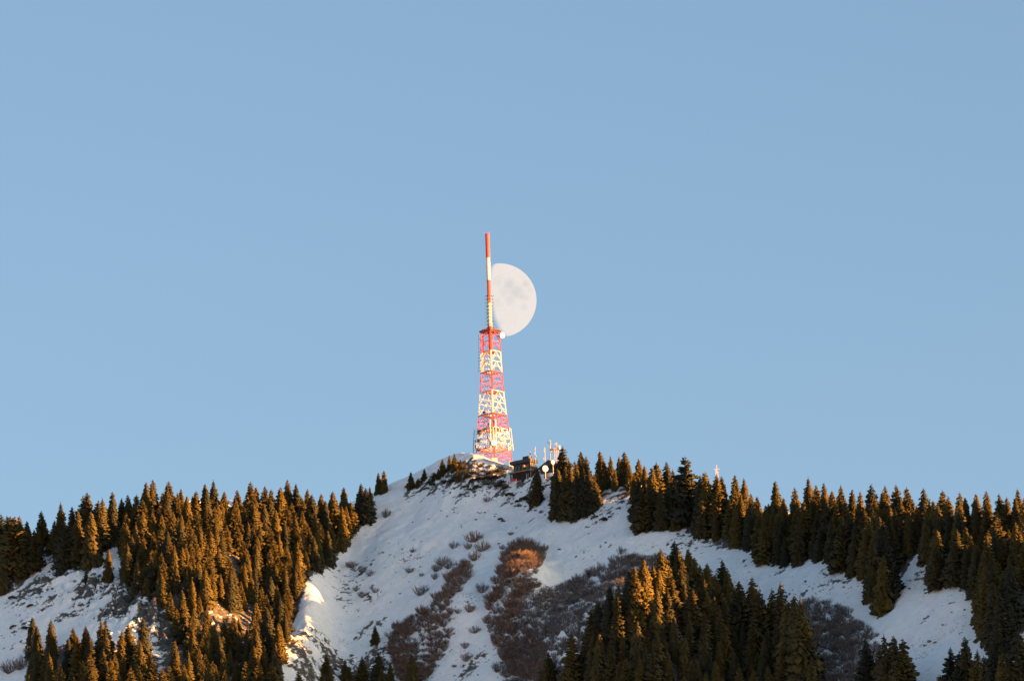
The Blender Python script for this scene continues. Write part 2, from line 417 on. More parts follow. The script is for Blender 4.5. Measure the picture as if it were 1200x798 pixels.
# the dark plains: column, row on the picture, radius, strength
SEAS = [(597, 334, 7, .8), (605, 342, 8, .9), (611, 347, 5, .7), (616, 333, 4.2, .85), (616, 349, 4, .6), (590, 343, 6, .45), (598, 352, 6, .5), (614, 360, 4, .45), (621, 340, 3, .5), (584, 330, 7, .35), (586, 378, 4, .35), (580, 355, 8, .3)]
sea = np.zeros(len(V)); rr = V @ _r; uu = V @ _u; ff = V @ _f
for sx, sy, sr, st in SEAS:
    a = (sx - 585.5) / 43.2; b = (352 - sy) / 43.2; s_ = sr / 43.2
    sea = np.maximum(sea, st * np.exp(-(((rr - a) ** 2 + (uu - b) ** 2) / s_ ** 2) ** 1.2) * (ff < 0.1))
a1 = mm.attributes.new('sea', 'FLOAT', 'POINT'); a1.data.foreach_set('value', sea.astype(np.float32))
a2 = mm.attributes.new('terminator_fade', 'FLOAT', 'POINT'); a2.data.foreach_set('value', np.array(day, np.float32))
g2 = bpy.data.materials.new('moon_self_glow'); g2.use_nodes = True; t = g2.node_tree; t.nodes.remove(t.nodes['Principled BSDF']); L = t.links.new
tc = N('ShaderNodeTexCoord'); nn = N('ShaderNodeTexNoise'); nn.inputs['Scale'].default_value = 11.0 / MR; nn.inputs['Detail'].default_value = 6; nn.inputs['Roughness'].default_value = 0.6
L(tc.outputs['Object'], nn.inputs['Vector'])
se = N('ShaderNodeAttribute', attribute_name='sea'); ri = N('ShaderNodeAttribute', attribute_name='terminator_fade')
f1 = N('ShaderNodeMath', operation='MULTIPLY_ADD'); L(nn.outputs['Fac'], f1.inputs[0]); f1.inputs[1].default_value = 0.9; f1.inputs[2].default_value = -0.42
f2 = N('ShaderNodeMath', operation='ADD', use_clamp=True); L(se.outputs['Fac'], f2.inputs[0]); L(f1.outputs[0], f2.inputs[1])
cm = N('ShaderNodeMix', data_type='RGBA'); cm.inputs[6].default_value = (0.78, 0.71, 0.66, 1); cm.inputs[7].default_value = (0.61, 0.59, 0.59, 1)
L(f2.outputs[0], cm.inputs[0])
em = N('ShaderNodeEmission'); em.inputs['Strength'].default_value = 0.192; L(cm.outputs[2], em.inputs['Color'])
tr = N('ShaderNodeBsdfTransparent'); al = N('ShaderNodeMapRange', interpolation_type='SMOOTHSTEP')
al.inputs['From Min'].default_value = 0.0; al.inputs['From Max'].default_value = 0.18; al.inputs['To Max'].default_value = 0.97  # painted terminator: the moon's own glow fades out towards the night side
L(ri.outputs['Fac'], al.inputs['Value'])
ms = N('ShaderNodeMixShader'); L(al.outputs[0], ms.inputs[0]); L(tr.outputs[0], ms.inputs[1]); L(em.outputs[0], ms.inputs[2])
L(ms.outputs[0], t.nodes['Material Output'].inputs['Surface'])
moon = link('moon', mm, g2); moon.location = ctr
tag(moon, 'pale gibbous moon with grey seas hanging behind the mast of the tower', 'moon')

# ---------------------------------------------------------------- transmission tower
tb = at_y(579, 541.5, 3226.0)
TX, TY = float(tb[0]), 3226.0
TZ = float(tb[2])
tower = empty('transmission_tower', (TX, TY, TZ), math.radians(2.0))
tag(tower, 'tall red and white banded lattice transmission tower with a slim mast on the snowy summit', 'transmission tower')
def hh(py): return (541.5 - py) * 0.3595
LV = [(541.5, 7.1), (527, 6.85), (504, 6.2), (487, 5.55), (460, 4.7), (437, 4.25), (413, 3.95), (390, 3.75)]
def hd(h): return 1.02 * float(np.interp(h, [hh(a) for a, b in LV], [b for a, b in LV]))
def corner(k, h, s=1.0):
    a = math.radians(-90 + 90 * k); r_ = hd(h) * s
    return Vector((r_ * math.cos(a), r_ * math.sin(a), h))
bands = ['red', 'white', 'red', 'white', 'red', 'white', 'red']
hb = [hh(a) for a, b in LV]
for k in range(4):                                   # foundations
    c = corner(k, 0); b = MB(); b.box(c.x - 1.1, c.x + 1.1, c.y - 1.1, c.y + 1.1, -5.0, 0.0); b.build('foundation', M['concrete'], tower)
for i, pc in enumerate(bands):
    h0, h1 = hb[i], hb[i + 1]; n = 2
    for k in range(4):
        beam('leg', corner(k, h0), corner(k, h1), 0.38 if k != 0 else 0.56, pc, tower)
    for j in range(n):
        a = h0 + (h1 - h0) * j / n; b_ = h0 + (h1 - h0) * (j + 1) / n; mid = (a + b_) / 2
        for k in range(4):
            A, Bq, Cq, Dq = corner(k, a), corner((k + 1) % 4, a), corner(k, b_), corner((k + 1) % 4, b_)
            beam('brace', A, (Cq + Dq) / 2, 0.15, pc, tower); beam('brace', Bq, (Cq + Dq) / 2, 0.15, pc, tower)
            beam('crossbar', Cq, Dq, 0.16 if j == 0 else 0.26, pc, tower)
            m1 = (A + (Cq + Dq) / 2) / 2; m2 = (Bq + (Cq + Dq) / 2) / 2; beam('strut', (A + Cq) / 2, m1, 0.10, pc, tower); beam('strut', (Bq + Dq) / 2, m2, 0.10, pc, tower)
            if i != 6: beam('tie_bar', m1, m2, 0.09, pc, tower)
            if h0 < 20: beam('tie_bar', (A + Bq) / 2, m1, 0.12, pc, tower); beam('tie_bar', (A + Bq) / 2, m2, 0.12, pc, tower)
    if i > 0:                                        # grated work platform at the foot of every band
        b = MB(); r_ = hd(h0) * 0.93
        pts = [Vector((r_ * math.cos(math.radians(-90 + 90 * k)), r_ * math.sin(math.radians(-90 + 90 * k)), 0)) for k in range(4)]
        vs = [p + Vector((0, 0, h0 + 0.05)) for p in pts] + [p * 0.45 + Vector((0, 0, h0 + 0.05)) for p in pts]
        vs += [v + Vector((0, 0, 0.16)) for v in vs]
        f_ = []
        for k in range(4):
            q = (k + 1) % 4
            f_ += [(k, 4 + k, 4 + q, q), (8 + k, 8 + q, 12 + q, 12 + k), (k, q, 8 + q, 8 + k), (4 + k, 12 + k, 12 + q, 4 + q)]
        b.add(vs, f_); b.build('work_platform', M['steel'] if pc == 'white' else M['red'], tower)
# cable ladder and lift shaft up the middle
for sx in (-0.35, 0.35): beam('ladder_rail', (sx, 0.2, 0), (sx, 0.2, hh(395)), 0.1, 'steel', tower)
b = MB(); b.tube((0, 0.5, 0), (0, 0.5, hh(413)), 0.30, 0.30, 10); b.build('cable_duct', M['steel'], tower)
# bright pole pieces that rise beside the front leg in the lower white band
for dx, c in ((-1.3, 'white'), (1.0, 'white')): beam('antenna_pole', (dx, -hd(8) - .5, hh(530)), (dx, -hd(14) - .4, hh(496)), 0.42, c, tower)
# mast tube
sect = [(hh(412), hh(382.8), .80, 'red'), (hh(382.8), hh(355.6), .74, 'white'), (hh(355.6), hh(329), .76, 'red'), (hh(329), hh(302.6), .78, 'white'), (hh(302.6), hh(274.5), .86, 'red')]
for a, c, r_, pc in sect:
    b = MB(); b.tube((0, 0, a), (0, 0, c), r_, r_, 20); b.tube((0, 0, c - .12), (0, 0, c + .05), r_ + .12, r_ + .12, 20); b.build('mast_section', M[pc], tower, False)
b = MB(); b.tube((0, 0, hh(274.5)), (0, 0, hh(273.6)), 0.75, 0.3, 16); b.build('mast_cap', M['red'], tower)
beam('lightning_rod', (0.55, 0, hh(275)), (1.0, 0, hh(271.5)), 0.10, 'red', tower); beam('lightning_rod', (-0.6, 0, hh(276)), (-1.5, 0, hh(272.8)), 0.10, 'red', tower)
# top platform
b = MB(); r_ = 4.6
b.lathe([(0.9, 0), (r_, 0), (r_, .35), (0.9, .35), (.9, 0)], 8, at=(0, 0, hh(389.5))); b.build('top_platform', M['dark'], tower)
for k in range(8):
    a = math.radians(45 * k + 22); p = Vector((r_ * .96 * math.cos(a), r_ * .96 * math.sin(a), hh(388.5))); beam('railing_post', p, p + Vector((0, 0, 1.1)), .09, 'red', tower)
for k in range(4):
    a = math.radians(90 * k); beam('bracket', (0.6 * math.cos(a), 0.6 * math.sin(a), hh(384)), (4.2 * math.cos(a), 4.2 * math.sin(a), hh(389)), 0.3, 'red' if k else 'dark', tower)
# whisker dipoles on the mast between rows 346 and 386
for j in range(11):
    h = hh(385 - j * 3.7)
    for s_ in (-1, 1):
        o1 = beam('dipole', (s_ * .7, 0, h), (s_ * 1.75, -.2, h + .45), .09, 'dark', tower); 
        beam('dipole_arm', (s_ * 1.2, -.1, h - .35), (s_ * 2.0, -.1, h + .25), .07, 'dark', tower)
for k in range(6):
    a = math.radians(60 * k + 10); beam('cage_rod', (1.15 * math.cos(a), 1.15 * math.sin(a), hh(387)), (1.05 * math.cos(a), 1.05 * math.sin(a), hh(346)), .07, 'steel', tower)
for j in range(10):
    z = hh(385 - j * 4.2); b = MB(); b.lathe([(1.0, 0), (1.2, 0), (1.2, .12), (1.0, .12), (1.0, 0)], 10, at=(0, 0, z)); b.build('cage_ring', M['dark'], tower)
# side arrays: rows of dipoles reaching out left of the upper lattice, rows 392-437
for j in range(12):
    h = hh(394 + j * 3.7); x = -hd(h)
    beam('side_dipole', (x, 0, h), (x - 1.0, -.3, h), .12, 'dark' if j > 4 else 'red', tower); beam('side_dipole', (x - .95, -.3, h - .45), (x - .95, -.3, h + .45), .12, 'dark', tower)
beam('array_pole', (-hd(44) + .9, -1.4, hh(438)), (-hd(50) + .9, -1.4, hh(394)), .7, 'red', tower)
beam('array_pole', (-hd(44) + .7, -1.4, hh(437)), (-hd(44) + .7, -1.4, hh(414)), .72, 'white', tower)
def drum(name, p, r_, aim, parent, mk='dish'):
    aim = Vector(aim).normalized(); b = MB()
    b.lathe([(0.02, 0.10), (r_ * .55, .07), (r_, 0.0), (r_ * 1.02, -.12), (r_ * .98, -.5), (r_ * .5, -.72), (.02, -.8)], 22, aim, p)
    return b.build(name, M[mk], parent, True)
drum('dish', (4.9, -1.7, hh(394.8)), 1.18, (.55, -1, -.1), tower); beam('dish_arm', (2.6, -.4, hh(394.8)), (4.6, -1.2, hh(394.8)), .25, 'dark', tower)
drum('dish', (-0.1, -hd(6) - 1.0, hh(524)), 1.12, (.45, -1, -.1), tower)
for (dx, py_, r_) in ((-5.6, 507, .9), (-5.9, 517, .7), (-6.2, 527, .8), (-3.2, 506, .8), (2.6, 512, .55), (4.6, 516, .6), (5.6, 508, .5), (3.6, 506, .5)):
    y_ = -(hd(hh(py_)) - abs(dx)) - .6 if abs(dx) < hd(hh(py_)) else -.3
    drum('dish', (dx, y_, hh(py_)), r_, (.2 if dx < 0 else .8, -1, 0), tower, 'dark' if dx < 0 else 'dish')
# panel antennas round the lower white band
rr_ = random.Random(3)
for j in range(46):
    h = hh(rr_.uniform(503, 530)); k = rr_.choice((0, 0, 3, 3, 3)); t_ = rr_.uniform(.05, .98)
    p = corner(0, h).lerp(corner(3 if k == 3 else 1, h), t_); out = Vector((p.x, p.y, 0)).normalized() * rr_.uniform(.4, 1.1)
    p = p + out; l = rr_.uniform(.7, 1.7)
    beam('panel_antenna', p, p + Vector((0, 0, l)), rr_.uniform(.25, .42), 'white' if k != 3 and rr_.random() < .8 else rr_.choice(('steel', 'white', 'dark')), tower)
for j in range(9):                                   # outriggers with upright aerials left and right of the base
    h = hh(534 - j * 3.6); x = -hd(h)
    beam('outrigger', (x, 0, h), (x - 1.5, -.2, h), .12, 'dark', tower); beam('aerial', (x - 1.4, -.2, h - .8), (x - 1.4, -.2, h + .9), .2, 'dark', tower)
    if j > 1:
        beam('outrigger', (-x, 0, h), (-x + 1.0, -.2, h), .12, 'steel', tower); beam('aerial', (-x + 1.0, -.2, h - .6), (-x + 1.0, -.2, h + .8), .2, 'white', tower)
b = MB(); b.box(-5.2, -4.0, -3.4, -2.6, -.4, 2.6); b.build('equipment_box', M['white'], tower)
drum('dish', (-3.6, -3.0, hh(485)), .6, (-.6, -1, 0), tower, 'dark')

# terrace wall the tower stands behind: concrete capped, stepping down to the right
wl = empty('terrace_wall', (0, 0, 0)); tag(wl, 'pale sunlit concrete terrace wall at the foot of the tower', 'retaining wall')
pts = [(566, 537.5), (575, 540.3), (584, 543), (592, 545.5), (601, 548)]
W3 = [Vector(at_y(a, c + .6, float(hit(a, c + 2.0)[0][1]) + .4)) for a, c in pts]
for k in range(4):
    p, q = W3[k], W3[k + 1]; b = MB()
    vs = [];
    for dy in (0, 1.0):
        for v, dz in ((p, -1.6), (q, -1.6), (q, .55), (p, .55)): vs.append((v.x, v.y + dy, v.z + dz))
    b.add(vs, [(0, 1, 2, 3), (7, 6, 5, 4), (4, 5, 1, 0), (3, 2, 6, 7), (5, 6, 2, 1), (4, 0, 3, 7)]); b.build('wall_panel', M['plaster'], wl)
# ---------------------------------------------------------------- station buildings and aerials on the summit
def P3(px_, py_, y_): v = at_y(px_, py_, y_); return Vector((float(v[0]), float(v[1]), float(v[2])))
U = 0.349
st_y = float(hit(612, 566)[0][1]) + 2.0
sb = P3(612, 560, st_y); base_z = float(gz(sb.x, sb.y - 1)[0])
bld = empty('station_building', (sb.x, sb.y, sb.z), math.radians(-36)); tag(bld, 'dark flat roofed station building with a lit balcony edge below the tower', 'building')
def bx(name, x0, x1, y0, y1, z0, z1, mk, par):
    b = MB(); b.box(x0, x1, y0, y1, z0, z1); return b.build(name, M[mk], par)
zf = lambda py_: (560 - py_) * 0.357
def xf(px_): return (px_ - 612) * U * 1.18
bx('lower_wall', xf(600), xf(623.5), 0, 4.5, zf(572), zf(553.3), 'darkwood', bld)
bx('balcony', xf(598), xf(624.5), -1.6, 4.4, zf(553.2), zf(552.3), 'railing', bld)
bx('upper_wall', xf(600.5), xf(622), 0.6, 4.3, zf(552.25), zf(543.1), 'cladding', bld)
for k, (a, c) in enumerate(((602, 605), (606.5, 609.5), (611, 614.5), (616, 619.5))):
    wn = bx('window', xf(a), xf(c), .45, .62, zf(550.3), zf(545.3), 'darkwood', bld); bx('pane', xf(a) + .15, xf(c) - .15, .38, .46, zf(549.8), zf(545.9), 'glass', wn)
bx('roof', xf(598.5), xf(623.5), -.8, 4.6, zf(543), zf(539.3), 'roof', bld)
bx('roof_housing', xf(611), xf(618.5), 1.2, 3.6, zf(539.2), zf(534.8), 'roof', bld)
for a in (598.6, 603, 607.5, 612, 616.5, 621, 624): bx('railing_post', xf(a) - .06, xf(a) + .06, -1.55, -1.43, zf(552.2), zf(549.4), 'darkwood', bld)
bx('handrail', xf(598), xf(624.5), -1.56, -1.42, zf(549.38), zf(549), 'darkwood', bld)
drum('vent_drum', (xf(615), -.5, zf(547)), .6, (.4, -1, 0), bld, 'railing')
for a in (600.5, 607, 614, 621): bx('pillar', xf(a) - .25, xf(a) + .15, -1.3, -1.0, zf(574), zf(553.25), 'darkwood', bld)
bx('door', xf(617), xf(620), -.12, -.002, zf(562), zf(556), 'steel', bld)
sgn = empty('red_banner', P3(601.5, 563, st_y - 2.4), math.radians(-30)); tag(sgn, 'small red board on posts under the station building', 'board')
bx('board', -1.4, 1.4, -.06, .06, -.35, .55, 'red', sgn); bx('post', -1.2, -1.08, .07, .18, -3, .5, 'steel', sgn); bx('post', 1.08, 1.2, .07, .18, -3, .5, 'steel', sgn)
# engine house with a dark pitched roof, right of the station
hy = float(hit(641, 560)[0][1]) + 3
hs = P3(643, 554, hy); hut = empty('engine_house', hs, math.radians(-36)); tag(hut, 'low hut with a dark pitched roof behind the round dish', 'building')
xh = lambda p: (p - 643) * U; zh = lambda p: (554 - p) * .357
bx('wall', xh(631), xh(655), 0, 5, zh(564), zh(548), 'roof', hut)
b = MB(); x0, x1, xr, z0, z1 = xh(628), xh(657), xh(645), zh(548), zh(539.5)
b.add([(x0, -1, z0), (x1, -1, z0 + .3), (xr, -1, z1), (x0, 6, z0), (x1, 6, z0 + .3), (xr, 6, z1), (x0, -1, z0 - .3), (x1, -1, z0), (xr, -1, z1 - .3)], [(0, 1, 2), (3, 5, 4), (0, 2, 5, 3), (1, 4, 5, 2), (0, 3, 4, 1)]); b.build('roof', M['roof'], hut)
wn = bx('window', xh(650), xh(653), -.12, -.002, zh(553), zh(549), 'railing', hut); bx('pane', xh(650.5), xh(652.5), -.2, -.121, zh(552.4), zh(549.6), 'glass', wn)
# round dish on a post
dp = P3(639, 549, hy - 6); dsh = empty('satellite_dish', dp); tag(dsh, 'large round cream dish on a short post in front of the dark hut', 'dish antenna')
drum('reflector', (0, 0, 0), 1.25, (.5, -1, -.1), dsh); b = MB(); b.tube((0, .7, -4.2), (0, .7, .4), .18, .18, 10); b.tube((0, .4, .0), (0, .9, 0), .3, .3, 10); b.build('post', M['steel'], dsh)
b = MB(); b.tube((.12, -.3, 0), (.45, -1.0, -.08), .09, .06, 8); b.build('feed', M['steel'], dsh)
dp2 = P3(648, 541.5, hy - 5); d2 = empty('satellite_dish', dp2); tag(d2, 'small square framed dish antenna on the hut roof edge below the masts', 'dish antenna')
drum('reflector', (0, 0, 0), .8, (.6, -1, 0), d2); b = MB(); b.tube((0, .5, -4.5), (0, .5, .3), .14, .14, 8); b.build('post', M['steel'], d2)
def aerial(px_, top, base, r_, mk, label, heads=(), y_=None):
    y_ = y_ or hy + 4; top += 1.8; heads = [(q[0], q[1] + 1.8, q[2] * .85, q[3] * .8, q[4]) for q in heads]; p = P3(px_, base, y_); e = empty('antenna_mast', p); H = (base - top) * .357
    tag(e, label, 'antenna mast', 'antenna masts beside the station'); b = MB(); b.tube((0, 0, -6), (0, 0, H), r_ * .75, r_ * .55, 10); b.build('pole', M['greypaint'], e)
    for (dx, row, w_, l_, k2) in heads:
        z = (base - row) * .357; w_ = w_ * .7; l_ = l_ * .85; k2 = {'white': 'greypaint', 'plaster': 'greypaint', 'steel': 'greypaint'}.get(k2, k2); b = MB(); b.box(dx - w_ / 2, dx + w_ / 2, -.25, .25, z - l_ / 2, z + l_ / 2); b.build('antenna_head', M[k2], e)
    return e
aerial(621.8, 527, 548, .16, 'white', 'short antenna mast with a dark box at the roof of the station building', ((0, 530, .85, 1.4, 'dark'), (.3, 536, .5, 1.3, 'steel')))
aerial(628, 521.5, 552, .16, 'white', 'slim antenna mast with two white drums between building and hut', ((0, 525.5, .8, 1.0, 'white'), (-.2, 529.5, .9, 1.2, 'white'), (.35, 533, .5, 1.0, 'steel')))
aerial(639, 522.5, 550, .22, 'white', 'pale antenna mast with a wide panel above the hut ridge', ((0, 526, .95, 2.6, 'plaster'), (-.4, 536, .6, 1.5, 'steel')))
aerial(645.4, 514.5, 550, .34, 'white', 'tallest white antenna mast with a dark box at its head', ((.25, 518, .75, 2.3, 'plaster'), (-.75, 517, .55, 1.1, 'dark'), (.35, 527, .5, 2.4, 'white')))
lm = aerial(652.6, 517, 552, .14, 'steel', 'short lattice antenna mast with a cross deck and a round white head', ((.2, 519.3, 1.1, 1.7, 'white'), (-.7, 519, .3, .6, 'steel')))
lz = lambda r_: (552 - r_) * .357
for sx in (-.9, .9):
    for sy in (-.9, .9): beam('leg', (sx, sy, -6), (sx * .8, sy * .8, lz(526)), .11, 'greypaint', lm)
for j in range(5):
    z = lz(526 + j * 5)
    for sy in (-.8, .8): beam('brace', (-.8, sy, z), (.8, sy, z - 1.7), .09, 'greypaint', lm); beam('brace', (.8, sy, z), (-.8, sy, z - 1.7), .09, 'greypaint', lm)
bx('deck', -1.7, 1.6, -.9, .9, lz(527.2), lz(525.8), 'railing', lm); bx('side_box', -2.0, -1.1, -1.0, -.3, lz(527.8), lz(526.2), 'dark', lm); bx('panel', 1.1, 1.7, -1.2, -.8, lz(527.5), lz(523), 'white', lm)
# small huts among the trees on the crest
def small_hut(px_, py_, wpx, hpx, mk, label, dy=2.0):
    q = hit(px_, py_ + 3)[0]; y_ = float(q[1]) + dy; p = P3(px_, py_, y_); e = empty('hut', p); tag(e, label, 'hut')
    w_ = wpx * U / 2; H = hpx * .357; bx('wall', -w_, w_, 0, 3.5, -4, H * .55, mk, e)
    b = MB(); b.add([(-w_ - .3, -.4, H * .56), (w_ + .3, -.4, H * .56), (w_ + .3, 4, H * .56), (-w_ - .3, 4, H * .56), (-w_ * .8, 1.7, H), (w_ * .8, 1.7, H)], [(0, 1, 5, 4), (2, 3, 4, 5), (1, 2, 5), (3, 0, 4), (0, 3, 2, 1)]); b.build('roof', M['roof'], e)
    bx('door', -.4, .4, -.06, -.002, -1.6, .3, 'darkwood', e)
small_hut(674, 545, 7, 7, 'plaster', 'tiny pale hut between spruces right of the masts')
small_hut(697, 546.5, 9, 7, 'plaster', 'small sunlit hut on the crest left of the broad orange spruce')
# white cross shaped mast over the right wood
cy = 3135.0; cp = P3(841, 575, cy); cr = empty('antenna_mast', cp); tag(cr, 'slim white cross shaped mast rising from behind the right wood', 'antenna mast')
zc = lambda r_: (575 - r_) * .357
cg = float(gz(cp.x, cp.y)[0]) - cp.z
beam('pole', (0, 0, cg - .5), (0, 0, zc(546)), .26, 'steel', cr)
for row, hw in ((550.3, 1.15), (553.5, .8), (557, .6)): beam('crossarm', (-hw, 0, zc(row)), (hw, 0, zc(row)), .16, 'steel', cr)
beam('panel_antenna', (.35, -.2, zc(562)), (.35, -.2, zc(555)), .3, 'steel', cr); beam('panel_antenna', (-.45, -.2, zc(556.5)), (-.45, -.2, zc(551)), .22, 'steel', cr)

# ---------------------------------------------------------------- spruces
def spruce_meshes(seed, nlay, rad, droop, ragged=0.25, nb=11, pw=0.8):
    r = random.Random(seed); b = MB()
    h0 = 0.04
    for i in range(nlay):
        t = i / (nlay - 1)
        z = h0 + (0.985 - h0) * t
        prof = (1 - t) ** pw * (0.72 + 0.28 * min(1, t * 5 + 0.2)) * (1 + 0.10 * math.sin(t * 23 + seed) + 0.07 * math.sin(t * 51 + seed * 2))
        R = rad * prof * (1.10 if i % 3 == 0 else 0.95) + 0.010
        off = r.random() * 6.28
        n = max(4, int(nb * (0.55 + 0.6 * (1 - t))))
        for k in range(n):
            a = off + 6.283 * k / n + r.uniform(-.3, .3)
            L = R * r.uniform(1 - ragged, 1 + ragged)
            if r.random() < 0.06: L *= 0.55
            zz = z + r.uniform(-1.0, 1.0) * 1.0 / nlay
            up = 0.22 * (t - 0.30)
            ca, sa = math.cos(a), math.sin(a)
            wd = L * r.uniform(0.13, 0.21)
            def P(u, v, dz): return (ca * u - sa * v, sa * u + ca * v, zz + dz)
            dz1 = up * L * 2 - droop * L * 0.30; dz2 = up * L * 3 - droop * L * 0.95
            hang = 0.17 * L + 0.008
            # frond: a ridge with two drooping sides and a ragged, hanging fringe
            p0 = P(0, 0, 0.010); p1 = P(L * .55, 0, dz1); p2 = P(L, 0, dz2)
            l1 = P(L * .45, wd, dz1 - hang * r.uniform(.5, 1)); r1 = P(L * .45, -wd, dz1 - hang * r.uniform(.5, 1))
            l2 = P(L * .80, wd * .7, dz2 - hang * r.uniform(.3, .8)); r2 = P(L * .80, -wd * .7, dz2 - hang * r.uniform(.3, .8))
            b.add([p0, p1, p2, l1, r1, l2, r2], [(0, 1, 3), (0, 4, 1), (1, 5, 3), (1, 4, 6), (1, 2, 5), (1, 6, 2)])
            for s_ in (1, -1):
                u = L * r.uniform(.3, .9); v = s_ * wd * r.uniform(.5, 1.15)
                b.add([P(u, 0, dz1), P(u + L * .16, v, dz1 - hang * .3), P(u - L * .10, v * .9, dz1 - hang * 1.1)], [(0, 1, 2)])
    # the dense inside of the crown
    for i in range(9):
        z = 0.05 + 0.1 * i; R = rad * 0.50 * (1 - z) ** 0.9; vs = [(0, 0, min(0.97, z + 0.13))]; n = 9
        for k in range(n):
            a = 6.283 * k / n; q_ = R * r.uniform(.6, 1.2); vs.append((q_ * math.cos(a), q_ * math.sin(a), z - 0.03 * r.random()))
        b.add(vs, [(0, k + 1, (k + 1) % n + 1) for k in range(n)])
    crown = b.mesh('spruce_crown')
    nv = []
    for p in b.v:
        q = Vector((p[0], p[1], 0)); q = (q.normalized() if q.length > 1e-4 else Vector((0, 0, 1))) + Vector((r.uniform(-.25, .25), r.uniform(-.25, .25), 0.3 + r.uniform(-.2, .2)))
        nv.append(q.normalized())
    crown.polygons.foreach_set('use_smooth', [True] * len(crown.polygons)); crown.normals_split_custom_set_from_vertices(nv)
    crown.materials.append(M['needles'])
    tb = MB(); tb.tube((0, 0, -0.06), (0.003, 0, 0.5), 0.016, 0.009, 7); tb.tube((0.003, 0, 0.5), (0, 0, 0.995), 0.009, 0.0015, 6)
    for i in range(14):                                # bare dead limbs low on the stem
        z = 0.03 + 0.02 * i; a = r.random() * 6.28; l = rad * r.uniform(.4, .8)
        tb.tube((0, 0, z), (l * math.cos(a), l * math.sin(a), z - 0.01), 0.0022, 0.0006, 3, False)
    trunk = tb.mesh('spruce_trunk'); trunk.materials.append(M['bark'])
    return crown, trunk
VAR = [spruce_meshes(11, 43, 0.205, 0.45, 0.3, 15), spruce_meshes(12, 48, 0.185, 0.65, 0.35, 14, .62), spruce_meshes(13, 41, 0.24, 0.35, 0.4, 15, .72), spruce_meshes(14, 46, 0.165, 0.55, 0.45, 13, .6),
       spruce_meshes(15, 39, 0.26, 0.30, 0.4, 16, .8), spruce_meshes(16, 48, 0.19, 0.75, 0.35, 14, .55), spruce_meshes(17, 43, 0.225, 0.5, 0.55, 13, .7), spruce_meshes(18, 36, 0.28, 0.25, 0.4, 16, .62)]

TREES = []      # (x, y, z, height m, variant, zone)
def px_h(h_px, y): return h_px * (y / math.cos(PITCH)) / FPX / 0.972
def inpoly(x, y, poly):
    x = np.asarray(x, float); y = np.asarray(y, float); c = np.zeros(x.shape, bool); n = len(poly)
    for i in range(n):
        x0, y0 = poly[i]; x1, y1 = poly[(i + 1) % n]
        k = ((y0 > y) != (y1 > y)) & (x < (x1 - x0) * (y - y0) / ((y1 - y0) or 1e-9) + x0)
        c ^= k
    return c
def single(px, top, base, zone, var=None, wid=1.0):
    p = hit(px, base)[0]
    if np.isnan(p[0]):
        p = hit(px, base + 3)[0]
        if np.isnan(p[0]): print('no ground', px, base); return
    h = px_h(base - top, p[1])
    TREES.append([p[0], p[1], float(gz(p[0], p[1])[0]), h, var if var is not None else random.randrange(8), zone, wid])
def zone(poly, zname, spacing, hpx, tries=1400, holes=(), seed=1, hfun=None):
    rg = np.random.default_rng(seed)
    xs = [p[0] for p in poly]; ys = [p[1] for p in poly]
    px = rg.uniform(min(xs), max(xs), tries); py = rg.uniform(min(ys), max(ys), tries)
    ok = inpoly(px, py, poly)
    for hpoly in holes: ok &= ~inpoly(px, py, hpoly)
    px = px[ok]; py = py[ok]
    P = hit(px, py)
    n = 0
    for a, b, p in zip(px, py, P):
        if np.isnan(p[0]): continue
        if any((p[0] - q[0]) ** 2 + ((p[1] - q[1])*.9) ** 2 < spacing ** 2 for q in TREES): continue
        lo, hi = hfun(a, b) if hfun else hpx
        h = px_h(rg.uniform(lo, hi) * (rg.uniform(.5, .85) if rg.random() < .3 else 1), p[1])
        TREES.append([p[0], p[1], float(gz(p[0], p[1])[0]), h, int(rg.integers(0, 7)), zname, 1.0]); n += 1
    print('zone', zname, n)

